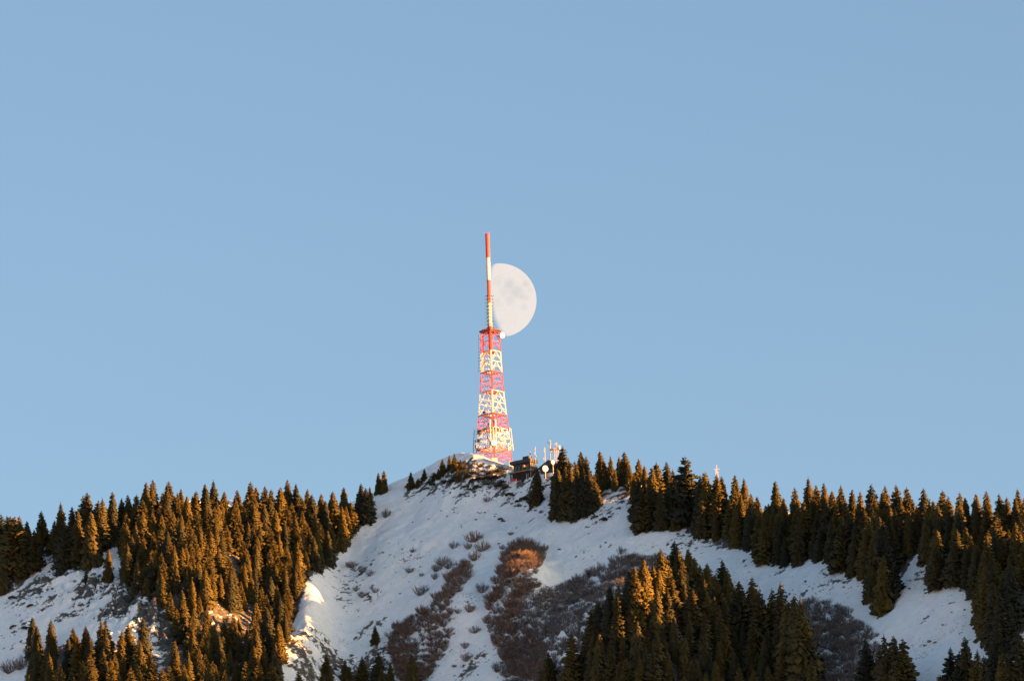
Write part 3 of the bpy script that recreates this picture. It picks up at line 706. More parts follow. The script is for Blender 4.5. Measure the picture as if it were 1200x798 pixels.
# trees one can tell apart
for a in [(444, 553, 578, 'pair_left', 1), (450.5, 550, 577, 'pair_right', 3), (434, 569, 600, 'edge', 0), (482, 553, 573, 'sky_a', 2), (497.5, 548, 562, 'sky_b', 4), (519, 538, 558, 'sky_c', 2),
          (533, 531, 553, 'sky_d', 0), (527, 536, 552, 'sky_e', 3), (508, 553, 564, 'shoulder', 4), (514, 548, 560, 'shoulder', 2), (540, 541, 552, 'shoulder', 4), (546, 549, 560, 'shoulder', 2), (537, 548, 564, 'shoulder', 3), (490, 560, 572, 'shoulder', 4), (424, 566, 606, 'edge_b', 2), (425, 770, 800, 'low', 4), (405, 772, 800, 'low', 2), (383, 765, 798, 'low', 4), (458, 775, 805, 'low', 3), (629, 546, 592, 'dish_tree', 3), (661, 523, 580, 'mast_tree', 2), (682, 529, 575, 'sum', 1), (688, 534, 578, 'sum', 3),
          (655, 548, 604, 'sum', 5), (664, 546, 606, 'sum', 1), (671, 548, 604, 'sum', 6), (678, 546, 606, 'sum', 0), (686, 549, 604, 'sum', 3), (692, 551, 600, 'sum', 5), (697, 556, 592, 'sum', 2), (668, 538, 590, 'sum', 0), (675, 540, 588, 'sum', 3),
          (705, 528, 568, 'sky_f', 2), (716, 531, 556, 'sky_g', 0), (726, 534, 562, 'sky_h', 3), (732, 529, 566, 'sky_i', 2), (749, 537, 566, 'sky_j', 6), (757, 545, 590, 'r', 1),
          (640, 552, 560, 'x', 4), (700, 554, 580, 'crest', 4), (711, 546, 572, 'crest', 2), (721, 550, 574, 'crest', 1), (738, 544, 574, 'crest', 3), (744, 554, 588, 'crest', 0), (696, 560, 596, 'sum', 4), (652, 548, 566, 'sum', 2), (773, 541, 600, 'r', 2), (783, 541, 596, 'r', 3), (790, 549, 598, 'r', 0), (807, 536, 612, 'big', 7), (765, 548, 606, 'r', 5), (755, 570, 621, 'r', 4), (763, 572, 618, 'r', 2), (776, 570, 620, 'r', 0), (749, 560, 606, 'r', 4),
          (822, 556, 620, 'r', 1), (830, 553, 620, 'r', 3), (842, 560, 620, 'r', 2), (440, 733, 755, 'lone', 4), (127, 643, 681, 'lone2', 3), (101, 667, 684, 'lone3', 2), (848, 655, 712, 'lone4', 4),
          (50, 599, 640, 'l', 2), (72, 588, 636, 'l', 0), (86, 594, 640, 'l', 3), (10, 604, 668, 'l', 4), (3, 602, 668, 'l', 2), (19, 606, 672, 'l', 7), (42, 620, 668, 'l', 4), (98, 580, 640, 'l', 6), (105, 578, 642, 'l', 1), (117, 586, 645, 'l', 2), (132, 576, 636, 'l', 1), (122, 584, 640, 'l', 0),
          (152, 579, 620, 'l', 3), (160, 580, 622, 'l', 2), (172, 565, 618, 'l', 1), (179, 566, 612, 'l', 3), (196, 566, 620, 'l', 0), (78, 610, 668, 'l', 4), (92, 600, 662, 'l', 3), (108, 600, 664, 'l', 5),
          (645, 764, 812, 'lowa', 4), (673, 744, 820, 'lowb', 2), (701, 758, 830, 'low', 3), (485, 766, 815, 'lowc', 5), (444, 764, 800, 'low', 4), (784, 765, 812, 'lowd', 3), (812, 772, 815, 'low', 5),
          (703, 706, 770, 'c', 5), (694, 716, 780, 'c', 3), (715, 686, 750, 'c', 1), (727, 685, 752, 'c', 0), (737, 667, 742, 'c', 3), (748, 664, 738, 'c', 6), (757, 656, 730, 'c', 5), (726, 700, 765, 'c', 2), (744, 690, 750, 'c', 0),
          (777, 644, 692, 'c', 0), (791, 633, 688, 'c', 2), (797, 645, 690, 'c', 3), (808, 643, 690, 'c', 5), (784, 650, 694, 'c', 1), (815, 652, 695, 'c', 3), (768, 662, 710, 'c', 4), (838, 700, 760, 'c', 2), (884, 676, 760, 'c', 1), (870, 680, 760, 'c', 4), (906, 690, 770, 'c', 3),
          (916, 682, 775, 'tall', 3), (936, 700, 805, 'c', 1), (926, 705, 800, 'c', 5), (950, 735, 825, 'c', 1), (946, 702, 825, 'c', 0), (895, 690, 780, 'c', 2),
          (1035, 650, 716, 'spike', 5), (1037, 612, 682, 'r', 2), (1031, 606, 676, 'r', 1), (1026, 632, 700, 'r', 1), (1044, 634, 703, 'r', 2), (1166, 682, 754, 'edge2', 5), (1168, 655, 725, 'r', 2), (1162, 628, 700, 'r', 0), (1157, 670, 742, 'r', 3), (1174, 695, 768, 'r', 1), (1181, 690, 762, 'r', 0), (1186, 660, 735, 'r', 6),
          (1019, 747, 830, 'b', 4), (1041, 744, 835, 'b', 3), (1048, 746, 830, 'b', 5), (1060, 748, 832, 'b', 2), (1031, 760, 835, 'b', 1), (1115, 758, 835, 'b', 4), (1127, 762, 835, 'b', 2), (1136, 746, 830, 'b', 1), (1146, 762, 840, 'b', 0), (1167, 752, 850, 'b', 3), (1178, 765, 850, 'b', 5),
          (1195, 740, 840, 'b', 6), (1187, 770, 850, 'b', 2), (1156, 768, 850, 'b', 3)]:
    single(a[0], a[1], a[2], a[3], a[4])

OPEN_L = [(0, 705), (40, 668), (60, 655), (75, 658), (105, 668), (118, 662), (128, 640), (144, 640), (146, 690), (135, 712), (160, 735), (120, 740), (60, 745), (0, 770)]
HOLES = [OPEN_L, [(226, 728), (262, 716), (305, 722), (312, 744), (262, 758), (232, 750)], [(196, 760), (222, 760), (226, 790), (200, 795)], [(262, 655), (275, 645), (286, 668), (280, 695), (268, 690)], [(238, 722), (262, 700), (270, 740), (240, 745)], [(180, 590), (190, 590), (188, 616), (180, 616)], [(100, 612), (150, 618), (146, 640), (120, 645)],
         [(150, 745), (185, 735), (190, 790), (165, 790)], [(336, 762), (470, 740), (470, 800), (336, 800)], [(60, 612), (70, 612), (72, 640), (60, 640)]]
zone([(20, 640), (60, 640), (130, 625), (125, 642), (100, 660), (60, 652), (45, 662), (28, 690), (-10, 705), (-10, 640)], 'far_left', 4.6, (34, 46), 300, HOLES, 3)
zone([(128, 618), (190, 598), (250, 592), (330, 598), (400, 602), (436, 600), (430, 612), (408, 634), (388, 662), (352, 682), (340, 738), (333, 760), (330, 830), (240, 830), (215, 765), (190, 715), (158, 700), (150, 690)], 'left_wood', 4.15, (34, 50), 3200, HOLES, 5, lambda a, b: (29, 41) if b < 612 else (30, 47))
zone([(36, 758), (60, 765), (110, 762), (160, 768), (182, 790), (182, 835), (30, 835)], 'bottom_left', 5.6, (40, 55), 500, (), 7)
zone([(190, 785), (335, 785), (335, 860), (190, 860)], 'left_wood', 5.5, (36, 52), 400, (), 8)
def rh(a, b):
    return (40, 52) if b < 640 else (46, 64)
zone([(840, 602), (900, 606), (1000, 612), (1100, 614), (1205, 622), (1205, 690), (1195, 690), (1185, 700), (1186, 745), (1168, 765), (1152, 745), (1150, 700), (1140, 692), (1095, 692), (1086, 660), (1083, 645), (1060, 652), (1050, 665), (1040, 672), (1022, 675),
      (1000, 676), (985, 668), (950, 660), (925, 666), (905, 662), (882, 652), (862, 638), (830, 634), (800, 626), (770, 618), (765, 600), (810, 600)], 'right_wood', 3.9, (44, 56), 2600, ([(1070, 640), (1086, 640), (1088, 662), (1062, 665)],), 9, rh)
zone([(668, 820), (690, 790), (705, 745), (735, 730), (762, 702), (800, 692), (830, 710), (850, 725), (880, 745), (905, 765), (940, 800), (958, 835), (958, 850), (668, 850)], 'centre_wood', 4.5, (50, 66), 1500, ([(790, 735), (812, 735), (812, 765), (790, 765)],), 11)
zone([(1000, 815), (1070, 815), (1075, 870), (990, 870)], 'bottom_right', 6, (45, 60), 200, (), 13)
zone([(1100, 820), (1205, 800), (1205, 880), (1095, 880)], 'bottom_right', 6, (52, 70), 200, (), 14)
zone([(330, 800), (470, 800), (470, 850), (330, 850)], 'bottom_mid', 7, (30, 40), 60, (), 15)

# how much of each tree the picture shows: painter's count on a coarse raster, near trees over far ones
T = TREES
order = sorted(range(len(T)), key=lambda i: -T[i][1])
ras = np.full((800, 1200), -1, int)
for i in order:
    x, y, z, h, v, zn, wd = T[i]
    bx, by = project((x, y, z)); tx, ty = project((x, y, z + h))
    r_ = 0.17 * (by - ty)
    for row in range(max(0, int(ty)), min(799, int(by))):
        f = max(0.0, (row - ty) / max(1, by - ty)); c0 = tx + (bx - tx) * f; hw = r_ * f ** 0.85 * 0.8
        ras[row, max(0, int(c0 - hw)):max(0, min(1200, int(c0 + hw) + 1))] = i
vis = np.bincount(ras[ras >= 0], minlength=len(T))
print('trees', len(T), 'visible >20px', int((vis > 20).sum()))
rank = sorted(range(len(T)), key=lambda i: -vis[i])
keep = [i for i in rank if vis[i] > 12][:300]
rest = [i for i in range(len(T)) if i not in set(keep)]
WHERE = {'shoulder': 'x', 'edge_b': 'x', 'crest': 'x', 'left_wood': 'orange brown spruce crowded into the large wood on the left shoulder of the mountain', 'far_left': 'dark spruce in the small wood left of the snowy clearing at the left edge',
         'bottom_left': 'spruce with a sunlit top in the stand below the snowy clearing at lower left', 'right_wood': 'spruce in the dark wood along the right skyline, only its top in the sun',
         'centre_wood': 'dark spruce in the wedge of wood below the snowfield right of centre', 'bottom_right': 'spruce cut by the bottom edge in the lower right corner', 'bottom_mid': 'small dark spruce among the rocks at the foot of the gully',
         'l': 'spruce on the left skyline above the snowy clearing', 'sum': 'spruce in the dense clump just right of the summit masts', 'r': 'spruce at the summit end of the dark wood on the right ridge', 'c': 'orange lit spruce on the upper edge of the wood below the snowfield', 'b': 'tall dark spruce in the lower right corner group', 'low': 'small spruce at the foot of the alder thicket by the bottom edge'}
ONE = {'pair_left': 'left one of the two dark spruces standing side by side on the bare skyline left of the summit', 'pair_right': 'right one of the two dark spruces standing side by side on the bare skyline left of the summit',
       'edge': 'spruce with an orange tip at the skyline end of the left wood', 'sky_a': 'small dark spruce on the skyline, first up the ridge after the side by side pair', 'sky_b': 'very small spruce on the skyline, second up the ridge towards the summit',
       'sky_c': 'small dark spruce on the rocky ridge, third on the way to the summit', 'sky_e': 'tiny slim spruce beside the last tree before the summit rocks', 'sky_d': 'dark slim spruce standing tallest on the rocks left of the tower',
       'dish_tree': 'sunlit topped spruce between the summit building and the round dish', 'mast_tree': 'pointed spruce right of the lattice antenna mast, rising above the summit clump', 'sky_f': 'broad orange spruce on the skyline right of the summit clump',
       'sky_g': 'small spruce on the skyline between the broad orange one and the pair of spruces', 'sky_h': 'left of two touching spruces on the skyline above the rocky snow', 'sky_i': 'right and taller of two touching spruces on the skyline above the rocky snow', 'sky_j': 'orange spruce standing alone where the right wood begins',
       'x': 'low bushy spruce beside the round dish', 'big': 'tallest and broadest orange spruce on the right skyline', 'lone': 'small orange spruce standing alone on the snow low in the gully', 'lone2': 'slim green spruce standing alone in the left snowy clearing',
       'lone3': 'low dark spruce on the snow of the left clearing', 'lone4': 'dark cone shaped spruce standing free on the snow above the wooded wedge', 'lowa': 'small spruce with orange tip, leftmost at the bottom edge below the thicket', 'lowb': 'spruce with a long orange tip left of the wooded wedge at the bottom',
       'lowc': 'dark small spruce in front of the left alder thicket', 'lowd': 'spruce whose orange tip glows alone in the dark lower wood', 'tall': 'tallest black green spruce forming the right end of the wooded wedge', 'spike': 'long dark spruce reaching far down onto the snow under the right wood', 'edge2': 'tall spruce at the right end of the open snow on the right'}
GROUP = {'shoulder': 'small spruces on the rocky shoulder', 'crest': 'small spruces on the crest', 'left_wood': 'spruces of the left wood', 'far_left': 'spruces at the far left', 'bottom_left': 'spruces below the left clearing', 'right_wood': 'spruces along the right ridge', 'centre_wood': 'spruces of the wooded wedge', 'bottom_right': 'spruces of the lower right corner', 'bottom_mid': 'spruces at the gully foot',
         'l': 'spruces on the left skyline', 'sum': 'spruces of the summit clump', 'r': 'spruces at the summit end of the right wood', 'c': 'lit spruces above the wedge', 'b': 'tall spruces of the lower right corner', 'low': 'small spruces at the bottom edge', 'tall': 'spruces at the right end of the wedge'}
ORD = 'first second third fourth fifth sixth seventh eighth ninth tenth eleventh twelfth thirteenth fourteenth fifteenth sixteenth seventeenth eighteenth nineteenth twentieth twenty-first twenty-second twenty-third twenty-fourth twenty-fifth twenty-sixth twenty-seventh twenty-eighth twenty-ninth thirtieth thirty-first thirty-second thirty-third thirty-fourth thirty-fifth thirty-sixth'.split()
def tip(i):
    x, y, z, h = T[i][:4]; return project((x, y, z + h))
# trees whose tips stand against the sky, wood by wood, counted from a landmark
LAB = {}
SKYW = {'left_wood': ('from the bare slope among the tips on the left wood skyline', -1), 'l': ('from the left edge in the row above the left clearing', 1), 'far_left': ('from the left edge in the far left wood', 1),
        'right_wood': ('past the broadest among the tips on the right skyline', 1), 'r': ('from the summit where the right wood begins', 1)}
for zn, (txt, sg) in SKYW.items():
    c = []
    for i in keep:
        if T[i][5] != zn: continue
        tx, ty = tip(i); k = int(ty) - 3
        if 3 < tx < 1197 and ty > 5 and ras[max(0, k), int(tx)] < 0 and (ras[max(0, k - 25):k, int(tx)] < 0).all() and ty < 604 + (12 if tx < 130 else 0): c.append((sg * tx, i))
    c.sort(); print('sky', zn, len(c))
    for n_, (q_, i) in enumerate(c[:20]): LAB[i] = ORD[n_] + ' spruce ' + txt
    if zn == 'right_wood':
        for n_, (q_, i) in enumerate(c[20:][::-1][:20]): LAB[i] = ORD[n_] + ' spruce from the right edge among the tips on the right skyline'
ZONES = {'shoulder': 'the rocky shoulder left of the tower', 'edge_b': 'the skyline end of the left wood beside the last tree', 'crest': 'the gap on the crest right of the summit clump', 'left_wood': 'the big left wood', 'far_left': 'the far left wood', 'bottom_left': 'the stand below the left clearing', 'right_wood': 'the dark right wood', 'centre_wood': 'the wooded wedge',
         'bottom_right': 'the lower right corner', 'bottom_mid': 'the gully foot', 'l': 'the row above the left clearing', 'sum': 'the summit clump', 'r': "the right wood's summit end", 'c': "the wedge's top edge", 'b': 'the lower right group', 'low': 'the bottom edge under the thicket'}
members = {}
for i in keep:
    zn = T[i][5]
    if zn in ZONES and i not in LAB: members.setdefault(zn, []).append(i)
SHAPE = ['', 'slim blunt', 'broad', 'thin ragged', 'wide based', 'columnar', 'ragged', 'very broad']
for zn, ids in members.items():
    tx = np.array([tip(i)[0] for i in ids]); ty = np.array([tip(i)[1] for i in ids]); hs = np.array([T[i][3] for i in ids])
    def cls(a, names, i):
        if len(ids) < 6: return ''
        q_ = np.quantile(a, np.linspace(0, 1, len(names) + 1)[1:-1]); return names[int((a[i] > q_).sum())]
    for n_, i in enumerate(ids):
        size = cls(hs, ['small', 'middling', 'tall'], n_); col_ = cls(tx, ['left end', 'left half', 'middle', 'right half', 'right end'], n_) if len(ids) > 12 else cls(tx, ['left', 'middle', 'right'], n_)
        row = cls(ty, ['upper', 'middle', 'lower'], n_)
        wds = [size, SHAPE[T[i][4]], 'spruce' + (',' if col_ else ''), ((row + ' row, ' + col_ + ' of') if col_ else 'in'), ZONES[zn]]
        LAB[i] = ' '.join(w_ for w_ in wds if w_)
same = {}
for i in keep:
    if i in LAB: same.setdefault(LAB[i], []).append(i)
for l_, ids in same.items():
    ids.sort(key=lambda i: tip(i)[0])
    if len(ids) in (2, 3):
        for n_, i in enumerate(ids): LAB[i] = l_ + ', ' + (('left', 'right') if len(ids) == 2 else ('left', 'middle', 'right'))[n_] + ' one'
def place_tree(i):
    x, y, z, h, v, zn, wd = T[i]
    e = empty('spruce_tree', (x, y, z - 0.15), random.uniform(0, 6.28), h); e.scale = (h * random.uniform(.86, 1.12), h * random.uniform(.86, 1.12), h)
    e.rotation_euler[0] = random.uniform(-.035, .035); e.rotation_euler[1] = random.uniform(-.035, .035)
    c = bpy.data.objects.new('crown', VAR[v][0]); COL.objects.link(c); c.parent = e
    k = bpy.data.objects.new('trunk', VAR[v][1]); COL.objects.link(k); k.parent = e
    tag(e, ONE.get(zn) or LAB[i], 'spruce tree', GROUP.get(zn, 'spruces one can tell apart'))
    return e
for i in keep: place_tree(i)
# the trees hidden deep in the woods, as one mass
def join_mass(name, items, label, material):
    Vs = []; Fs = []; n = 0
    for me_, mtx in items:
        nv = len(me_.vertices); a = np.empty(nv * 3, np.float32); me_.vertices.foreach_get('co', a); a = a.reshape(-1, 3)
        mtx = np.array(mtx); a = a @ mtx[:3, :3].T + mtx[:3, 3]
        me_.calc_loop_triangles(); tr = np.empty(len(me_.loop_triangles) * 3, np.int32); me_.loop_triangles.foreach_get('vertices', tr)
        Vs.append(a); Fs.append(tr.reshape(-1, 3) + n); n += nv
    Vs = np.concatenate(Vs); Fs = np.concatenate(Fs)
    me = bpy.data.meshes.new(name); me.vertices.add(len(Vs)); me.vertices.foreach_set('co', Vs.ravel())
    me.loops.add(Fs.size); me.loops.foreach_set('vertex_index', Fs.ravel()); me.polygons.add(len(Fs))
    me.polygons.foreach_set('loop_start', np.arange(0, Fs.size, 3, dtype=np.int32)); me.polygons.foreach_set('loop_total', np.full(len(Fs), 3, np.int32))
    me.update(calc_edges=True)
    o = link(name, me, material); tag(o, label, kind='stuff'); return o
rest_s = [i for i in rest]
if rest_s:
    it = []
    for i in rest_s:
        x, y, z, h, v, zn, wd = T[i]
        it.append((VAR[v][0], Matrix.Translation((x, y, z - .15)) @ Matrix.Rotation(random.uniform(0, 6.28), 4, 'Z') @ Matrix.Diagonal((h, h, h, 1))))
    join_mass('spruce_forest', it, 'dark mass of spruces standing deep inside the woods', M['needles'])

# ---------------------------------------------------------------- leafless alder shrubs
def shrub_mesh(seed, n=110, wid=0.55, up=1.0, tw=0.019):
    r = random.Random(seed); b = MB()
    for i in range(n):
        a = r.random() * 6.283; s = r.random() ** 0.6 * wid; bx = 0.16 * math.cos(a) * r.random(); by = 0.16 * math.sin(a) * r.random()
        p0 = Vector((bx, by, -0.08)); top = Vector((s * math.cos(a), s * math.sin(a), up * r.uniform(.55, 1.0) * (1 - 0.35 * s / wid)))
        mid = p0.lerp(top, 0.5) + Vector((math.cos(a), math.sin(a), 0)) * s * 0.12 + Vector((0, 0, -0.05))
        b.tube(p0, mid, tw * 1.1, tw * .8, 3, False); b.tube(mid, top, tw * .8, tw * .3, 3, False)
        for j in range(3):
            q0 = mid.lerp(top, r.random() * .8); q1 = q0 + Vector((r.uniform(-.16, .16), r.uniform(-.16, .16), r.uniform(.06, .24)))
            b.tube(q0, q1, tw * .6, tw * .25, 3, False)
    me = b.mesh('shrub_twigs'); me.materials.append(M['twig']); return me
SHR = [shrub_mesh(s, 40 + 12 * (s % 3), .55 + .12 * (s % 3), 1.0) for s in range(5)]
SHR_SUNLIT = [m_.copy() for m_ in SHR]
for m_ in SHR_SUNLIT: m_.materials[0] = M['sunlit_twig']
single_shrubs = [(452, 602, 12, 'round grey shrub on the snow just below the skyline pair of spruces'), (571, 585, 8, 'compact dark shrub under the summit rocks'), (556, 630, 15, 'topmost grey brown shrub of the three in the middle of the slope'), (549, 640, 10, 'small grey shrub left in the trio on the middle slope'),
    (565, 641, 15, 'broad brown shrub at the right of the trio on the middle slope'), (557, 652, 14, 'reddish brown shrub below the trio on the middle slope'), (532, 639, 10, 'thin grey shrub left of the trio on the middle slope'), (519, 658, 13, 'grey shrub on top of the long brown row'), (512, 665, 13, 'grey shrub left beside the long brown row'),
    (527, 662, 13, 'bushy shrub at the head of the long brown row'), (510, 675, 9, 'low grey shrub beneath the head of the brown row'), (494, 692, 15, 'round grey shrub standing alone left of the brown row'), (480, 668, 8, 'small pale shrub on the left part of the snow slope'), (494, 673, 6, 'tiny grey shrub beside the brown row'), (484, 645, 6, 'tiny thin shrub high on the left snow'),
    (589, 641, 7, 'small dark shrub above the right brown row'), (590, 647, 7, 'small dark shrub right above the right brown row'), (599, 625, 5, 'faint low shrub between the summit and the right brown row'), (565, 689, 15, 'orange brown shrub on a snow rib between both brown rows'), (571, 699, 8, 'grey low shrub below the orange one on the snow rib'), (550, 713, 13, 'orange brown upright shrub lower on the snow rib'),
    (537, 716, 7, 'pale thin shrub beside the lower orange shrub'), (557, 738, 10, 'dark shrub half way down the snow rib'), (545, 755, 10, 'thin shrub low on the snow rib'), (547, 770, 12, 'grey shrub at the bottom of the snow rib'), (728, 645, 11, 'grey shrub at the top of the great thicket'), (722, 657, 14, 'twiggy shrub second from the top of the great thicket'),
    (412, 662, 10, 'grey shrub highest on the left gully wall'), (425, 668, 10, 'grey shrub beside the highest on the left gully wall'), (434, 672, 9, 'low grey shrub on the left gully wall'), (418, 690, 8, 'small shrub in the middle of the left gully wall'), (440, 692, 7, 'lone small shrub right in the gully wall'), (425, 697, 9, 'grey spreading shrub in the middle of the gully wall'),
    (584, 782, 16, 'grey shrub by the bottom edge below the snow rib'), (12, 782, 18, 'large dark shrub on the snow in the lower left corner'), (25, 778, 18, 'second large dark shrub in the lower left corner'), (36, 765, 14, 'dark shrub uppermost in the lower left corner'), (740, 653, 9, 'pale shrub right of the thicket top')]
for k, (px_, py_, hp, lab) in enumerate(single_shrubs):
    p = hit(px_, py_ + hp * 0.3)[0]; h = px_h(hp, p[1])
    e = link('alder_shrub', (SHR_SUNLIT if ('brown' in lab or 'orange' in lab) and 'row' not in lab.split('shrub')[1] else SHR)[k % 5]); e.location = (p[0], p[1], gz(p[0], p[1])[0] - .1); e.rotation_euler = (0, 0, random.uniform(0, 6)); e.scale = (h * 1.15, h * 1.15, h)
    tag(e, lab, 'shrub', 'single leafless shrubs on the snow')
THK = {'left_thicket': ([(460, 735), (485, 722), (505, 712), (512, 700), (520, 690), (530, 672), (545, 658), (552, 664), (548, 680), (535, 694), (528, 706), (530, 722), (527, 745), (520, 765), (505, 790), (490, 815), (470, 800), (455, 765)], 'brown alder thicket running down the left rib, reddish in the sun', 1.35, 12),
       'middle_thicket': ([(597, 640), (615, 637), (640, 645), (632, 665), (628, 690), (612, 705), (610, 725), (622, 740), (640, 760), (640, 800), (600, 790), (575, 745), (570, 722), (575, 705), (582, 680), (590, 655)], 'alder thicket below the summit, its middle glowing red brown', 1.35, 13),
       'great_thicket': ([(600, 740), (615, 720), (628, 700), (650, 690), (675, 680), (700, 668), (722, 662), (735, 650), (760, 655), (780, 650), (775, 680), (735, 705), (705, 735), (690, 760), (668, 800), (655, 830), (600, 830), (590, 790)], 'wide grey alder thicket beside the wooded wedge', 1.4, 13),
       'right_thicket': ([(938, 708), (960, 703), (985, 712), (1002, 728), (1012, 738), (1028, 745), (1030, 770), (1010, 800), (960, 815), (950, 770), (945, 735)], 'grey leafless thicket right of the tall dark spruces', 1.5, 13)}
for nm, (poly, lab, sp, hp) in THK.items():
    rg = np.random.default_rng(hash(nm) % 1000 if False else len(nm)); xs = [p[0] for p in poly]; ys = [p[1] for p in poly]
    n = 5200; px_ = rg.uniform(min(xs), max(xs), n); py_ = rg.uniform(min(ys), max(ys), n); ok = inpoly(px_, py_, poly)
    P = hit(px_[ok], py_[ok]); P = P[~np.isnan(P[:, 0])]; used = []; it = []
    for p in P:
        if any((p[0] - q[0]) ** 2 + (p[1] - q[1]) ** 2 < (sp * (0.92 if nm == 'great_thicket' else 1.08) * (1 + 1.3 * max(0, fbm(p[0], p[1], 8, 2, 5)))) ** 2 for q in used): continue
        used.append(p)
        if len(used) > 520: break
        h = px_h(hp * rg.uniform(.45, 1.25), p[1]) * 0.8; s_ = h * rg.uniform(.8, 1.5)
        it.append((SHR[int(rg.integers(0, 5))], Matrix.Translation((p[0], p[1], gz(p[0], p[1])[0] - .1)) @ Matrix.Rotation(rg.uniform(0, 6.28), 4, 'Z') @ Matrix.Diagonal((s_, s_, h, 1))))
    print(nm, len(it)); join_mass('alder_thicket', it, lab, M['sunlit_twig'] if nm in ('left_thicket', 'middle_thicket') else M['twig'])

# ---------------------------------------------------------------- dwarf pines and boulders among the summit rocks
def pine_mesh(seed):
    r = random.Random(seed); b = MB()
    for i in range(150):
        a = r.random() * 6.283; s = r.random() ** .5; z = (1 - s * s) * .5 * r.uniform(.4, 1.1); c = Vector((s * math.cos(a), s * math.sin(a), z))
        d = Vector((r.uniform(-1, 1), r.uniform(-1, 1), r.uniform(.1, 1))).normalized() * .26; e_ = d.orthogonal().normalized() * .10; f_ = d.cross(e_).normalized() * .10
        b.add([c - e_, c + e_, c + d, c - f_, c + f_], [(0, 1, 2), (3, 4, 2)])
        b.add([c - e_ - f_, c + e_ - f_, c + f_], [(0, 1, 2)])
    me = b.mesh('dwarf_pine'); me.materials.append(M['darkneedles']); return me
PM = [pine_mesh(s) for s in range(3)]
pines = [(492, 566, 5), (508, 568, 6), (517, 560, 6), (530, 566, 6), (537, 548, 6), (545, 572, 5), (556, 556, 6), (561, 563, 6), (571, 562, 6), (585, 570, 6), (594, 574, 6), (500, 575, 4), (486, 572, 5), (478, 571, 4), (503, 566, 4), (497, 562, 5), (511, 559, 4), (525, 555, 5), (540, 556, 6), (549, 562, 6), (544, 551, 4), (554, 566, 5), (564, 547, 4), (567, 553, 4), (534, 560, 4), (522, 566, 5), (574, 556, 5), (580, 561, 6), (589, 566, 5), (584, 553, 5), (570, 569, 4), (559, 573, 6), (551, 575, 4),
         (598, 582, 7), (615, 587, 7), (607, 588, 4), (593, 591, 3), (587, 609, 4), (590, 611, 3), (745, 585, 6), (738, 572, 7), (726, 568, 6), (716, 572, 6), (710, 581, 6), (704, 571, 6), (733, 580, 5), (697, 607, 5), (708, 609, 6), (715, 606, 3), (737, 605, 3), (16, 735, 5), (29, 737, 5), (15, 702, 6), (36, 712, 5)]
def pg(a): return 'left' if a < 130 else 'summit' if a < 592 else 'slope' if a < 640 else 'right'
def rk(a, b_): return 'clearing' if a < 130 else 'gully' if (a < 470 and b_ > 740) else 'middle' if a < 560 and b_ < 720 else 'rib' if a < 580 and b_ > 700 else 'summit' if b_ < 610 and a < 730 else 'right' if a > 1000 else 'mid right'
seen = {}
for k, (a, b_, s_) in enumerate(sorted(pines)):
    p = hit(a, b_)[0]
    if np.isnan(p[0]): continue
    e = link('dwarf_pine', PM[k % 3]); sc = s_ * 0.34 * 1.0; e.location = (p[0], p[1], gz(p[0], p[1])[0] - .1); e.scale = (sc, sc, sc * 1.2); e.rotation_euler = (0.25, 0, random.uniform(0, 6))
    grp = pg(a); n_ = seen[grp] = seen.get(grp, -1) + 1
    tag(e, ORD[n_] + ' dwarf pine from the left ' + {'left': 'on the snow of the left clearing', 'summit': 'among the summit rocks left of the station', 'slope': 'on the snow below the station building', 'right': 'on the rocky snow beside the summit clump'}[grp], 'dwarf pine', 'dwarf pines, ' + grp)
def rock_mesh(seed):
    bm = __import__('bmesh').new(); __import__('bmesh').ops.create_icosphere(bm, subdivisions=2, radius=1.0)
    r = random.Random(seed); o = [r.uniform(0, 50) for _ in range(3)]
    from mathutils import noise
    for v in bm.verts:
        v.co *= 1 + 0.5 * noise.noise(v.co * 1.3 + Vector(o)); v.co.z *= 0.6; v.co.x *= 1.25
    me = bpy.data.meshes.new('rock'); bm.to_mesh(me); bm.free(); me.materials.append(M['rock']); return me
RM = [rock_mesh(s) for s in range(4)]
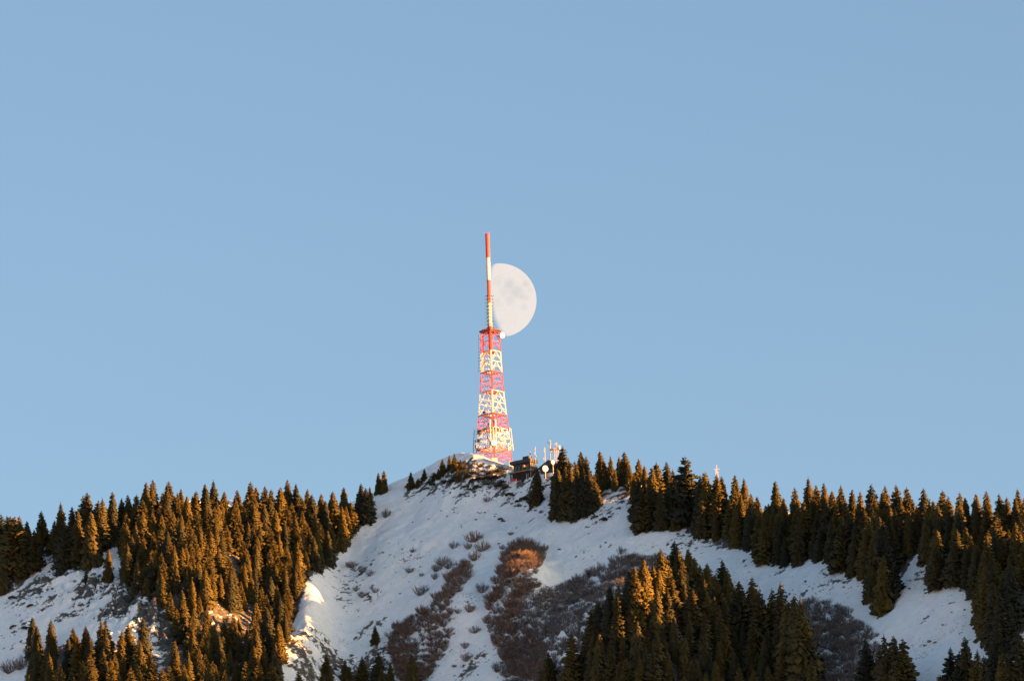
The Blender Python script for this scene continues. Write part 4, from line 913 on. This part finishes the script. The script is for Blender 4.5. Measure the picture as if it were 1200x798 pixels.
rocks = [(600, 590, 3), (604, 593, 3), (610, 592, 2.5), (616, 594, 3), (623, 598, 2), (628, 598, 3), (634, 600, 3.5), (639, 603, 2.5), (645, 604, 3), (652, 606, 3), (686, 607, 4), (662, 606, 4), (670, 606, 3), (718, 602, 2.5), (709, 607, 4), (585, 637, 3), (484, 611, 2), (502, 608, 2), (524, 605, 2), (532, 600, 2), (517, 598, 2),
         (580, 605, 2), (560, 601, 2), (469, 695, 2.5), (458, 705, 2), (520, 690, 2.5), (716, 639, 2.5), (714, 641, 2.5), (656, 644, 3), (1083, 725, 2.5), (1088, 723, 2.5), (1105, 732, 2.5), (1130, 714, 2.5), (1115, 717, 2), (1089, 752, 4), (1096, 753, 3), (1084, 756, 3), (1066, 690, 3), (1076, 680, 4), (1082, 678, 4), (1085, 695, 3),
         (559, 771, 4), (575, 718, 3), (532, 742, 3), (520, 768, 4), (510, 780, 5), (533, 780, 5), (62, 690, 4), (88, 684, 4), (110, 681, 4), (48, 700, 3.5), (350, 752, 5), (362, 765, 6), (380, 770, 5), (395, 775, 6), (412, 768, 5), (430, 778, 6), (380, 790, 6), (340, 780, 6), (460, 785, 5)]
seen = {}
for k, (a, b_, s_) in enumerate(sorted(rocks)):
    p = hit(a, b_)[0]
    if np.isnan(p[0]): continue
    e = link('rock', RM[k % 4]); sc = s_ * 0.34 * 0.62; e.location = (p[0], p[1], gz(p[0], p[1])[0]); e.scale = (sc, sc, sc); e.rotation_euler = (random.uniform(-.3, .3), random.uniform(-.3, .3), random.uniform(0, 6))
    grp = rk(a, b_); n_ = seen[grp] = seen.get(grp, -1) + 1
    tag(e, ORD[n_] + ' rock from the left ' + {'clearing': 'in the snow of the left clearing', 'gully': 'in the rocky foot of the gully', 'middle': 'on the open snow below the rocky ridge', 'rib': 'beside the snow rib between the brown thickets', 'summit': 'in the broken row below the station and summit clump',
            'right': 'on the open snow below the right wood', 'mid right': 'on the wide snowfield above the great thicket'}[grp], 'rock', 'rocks, ' + grp)
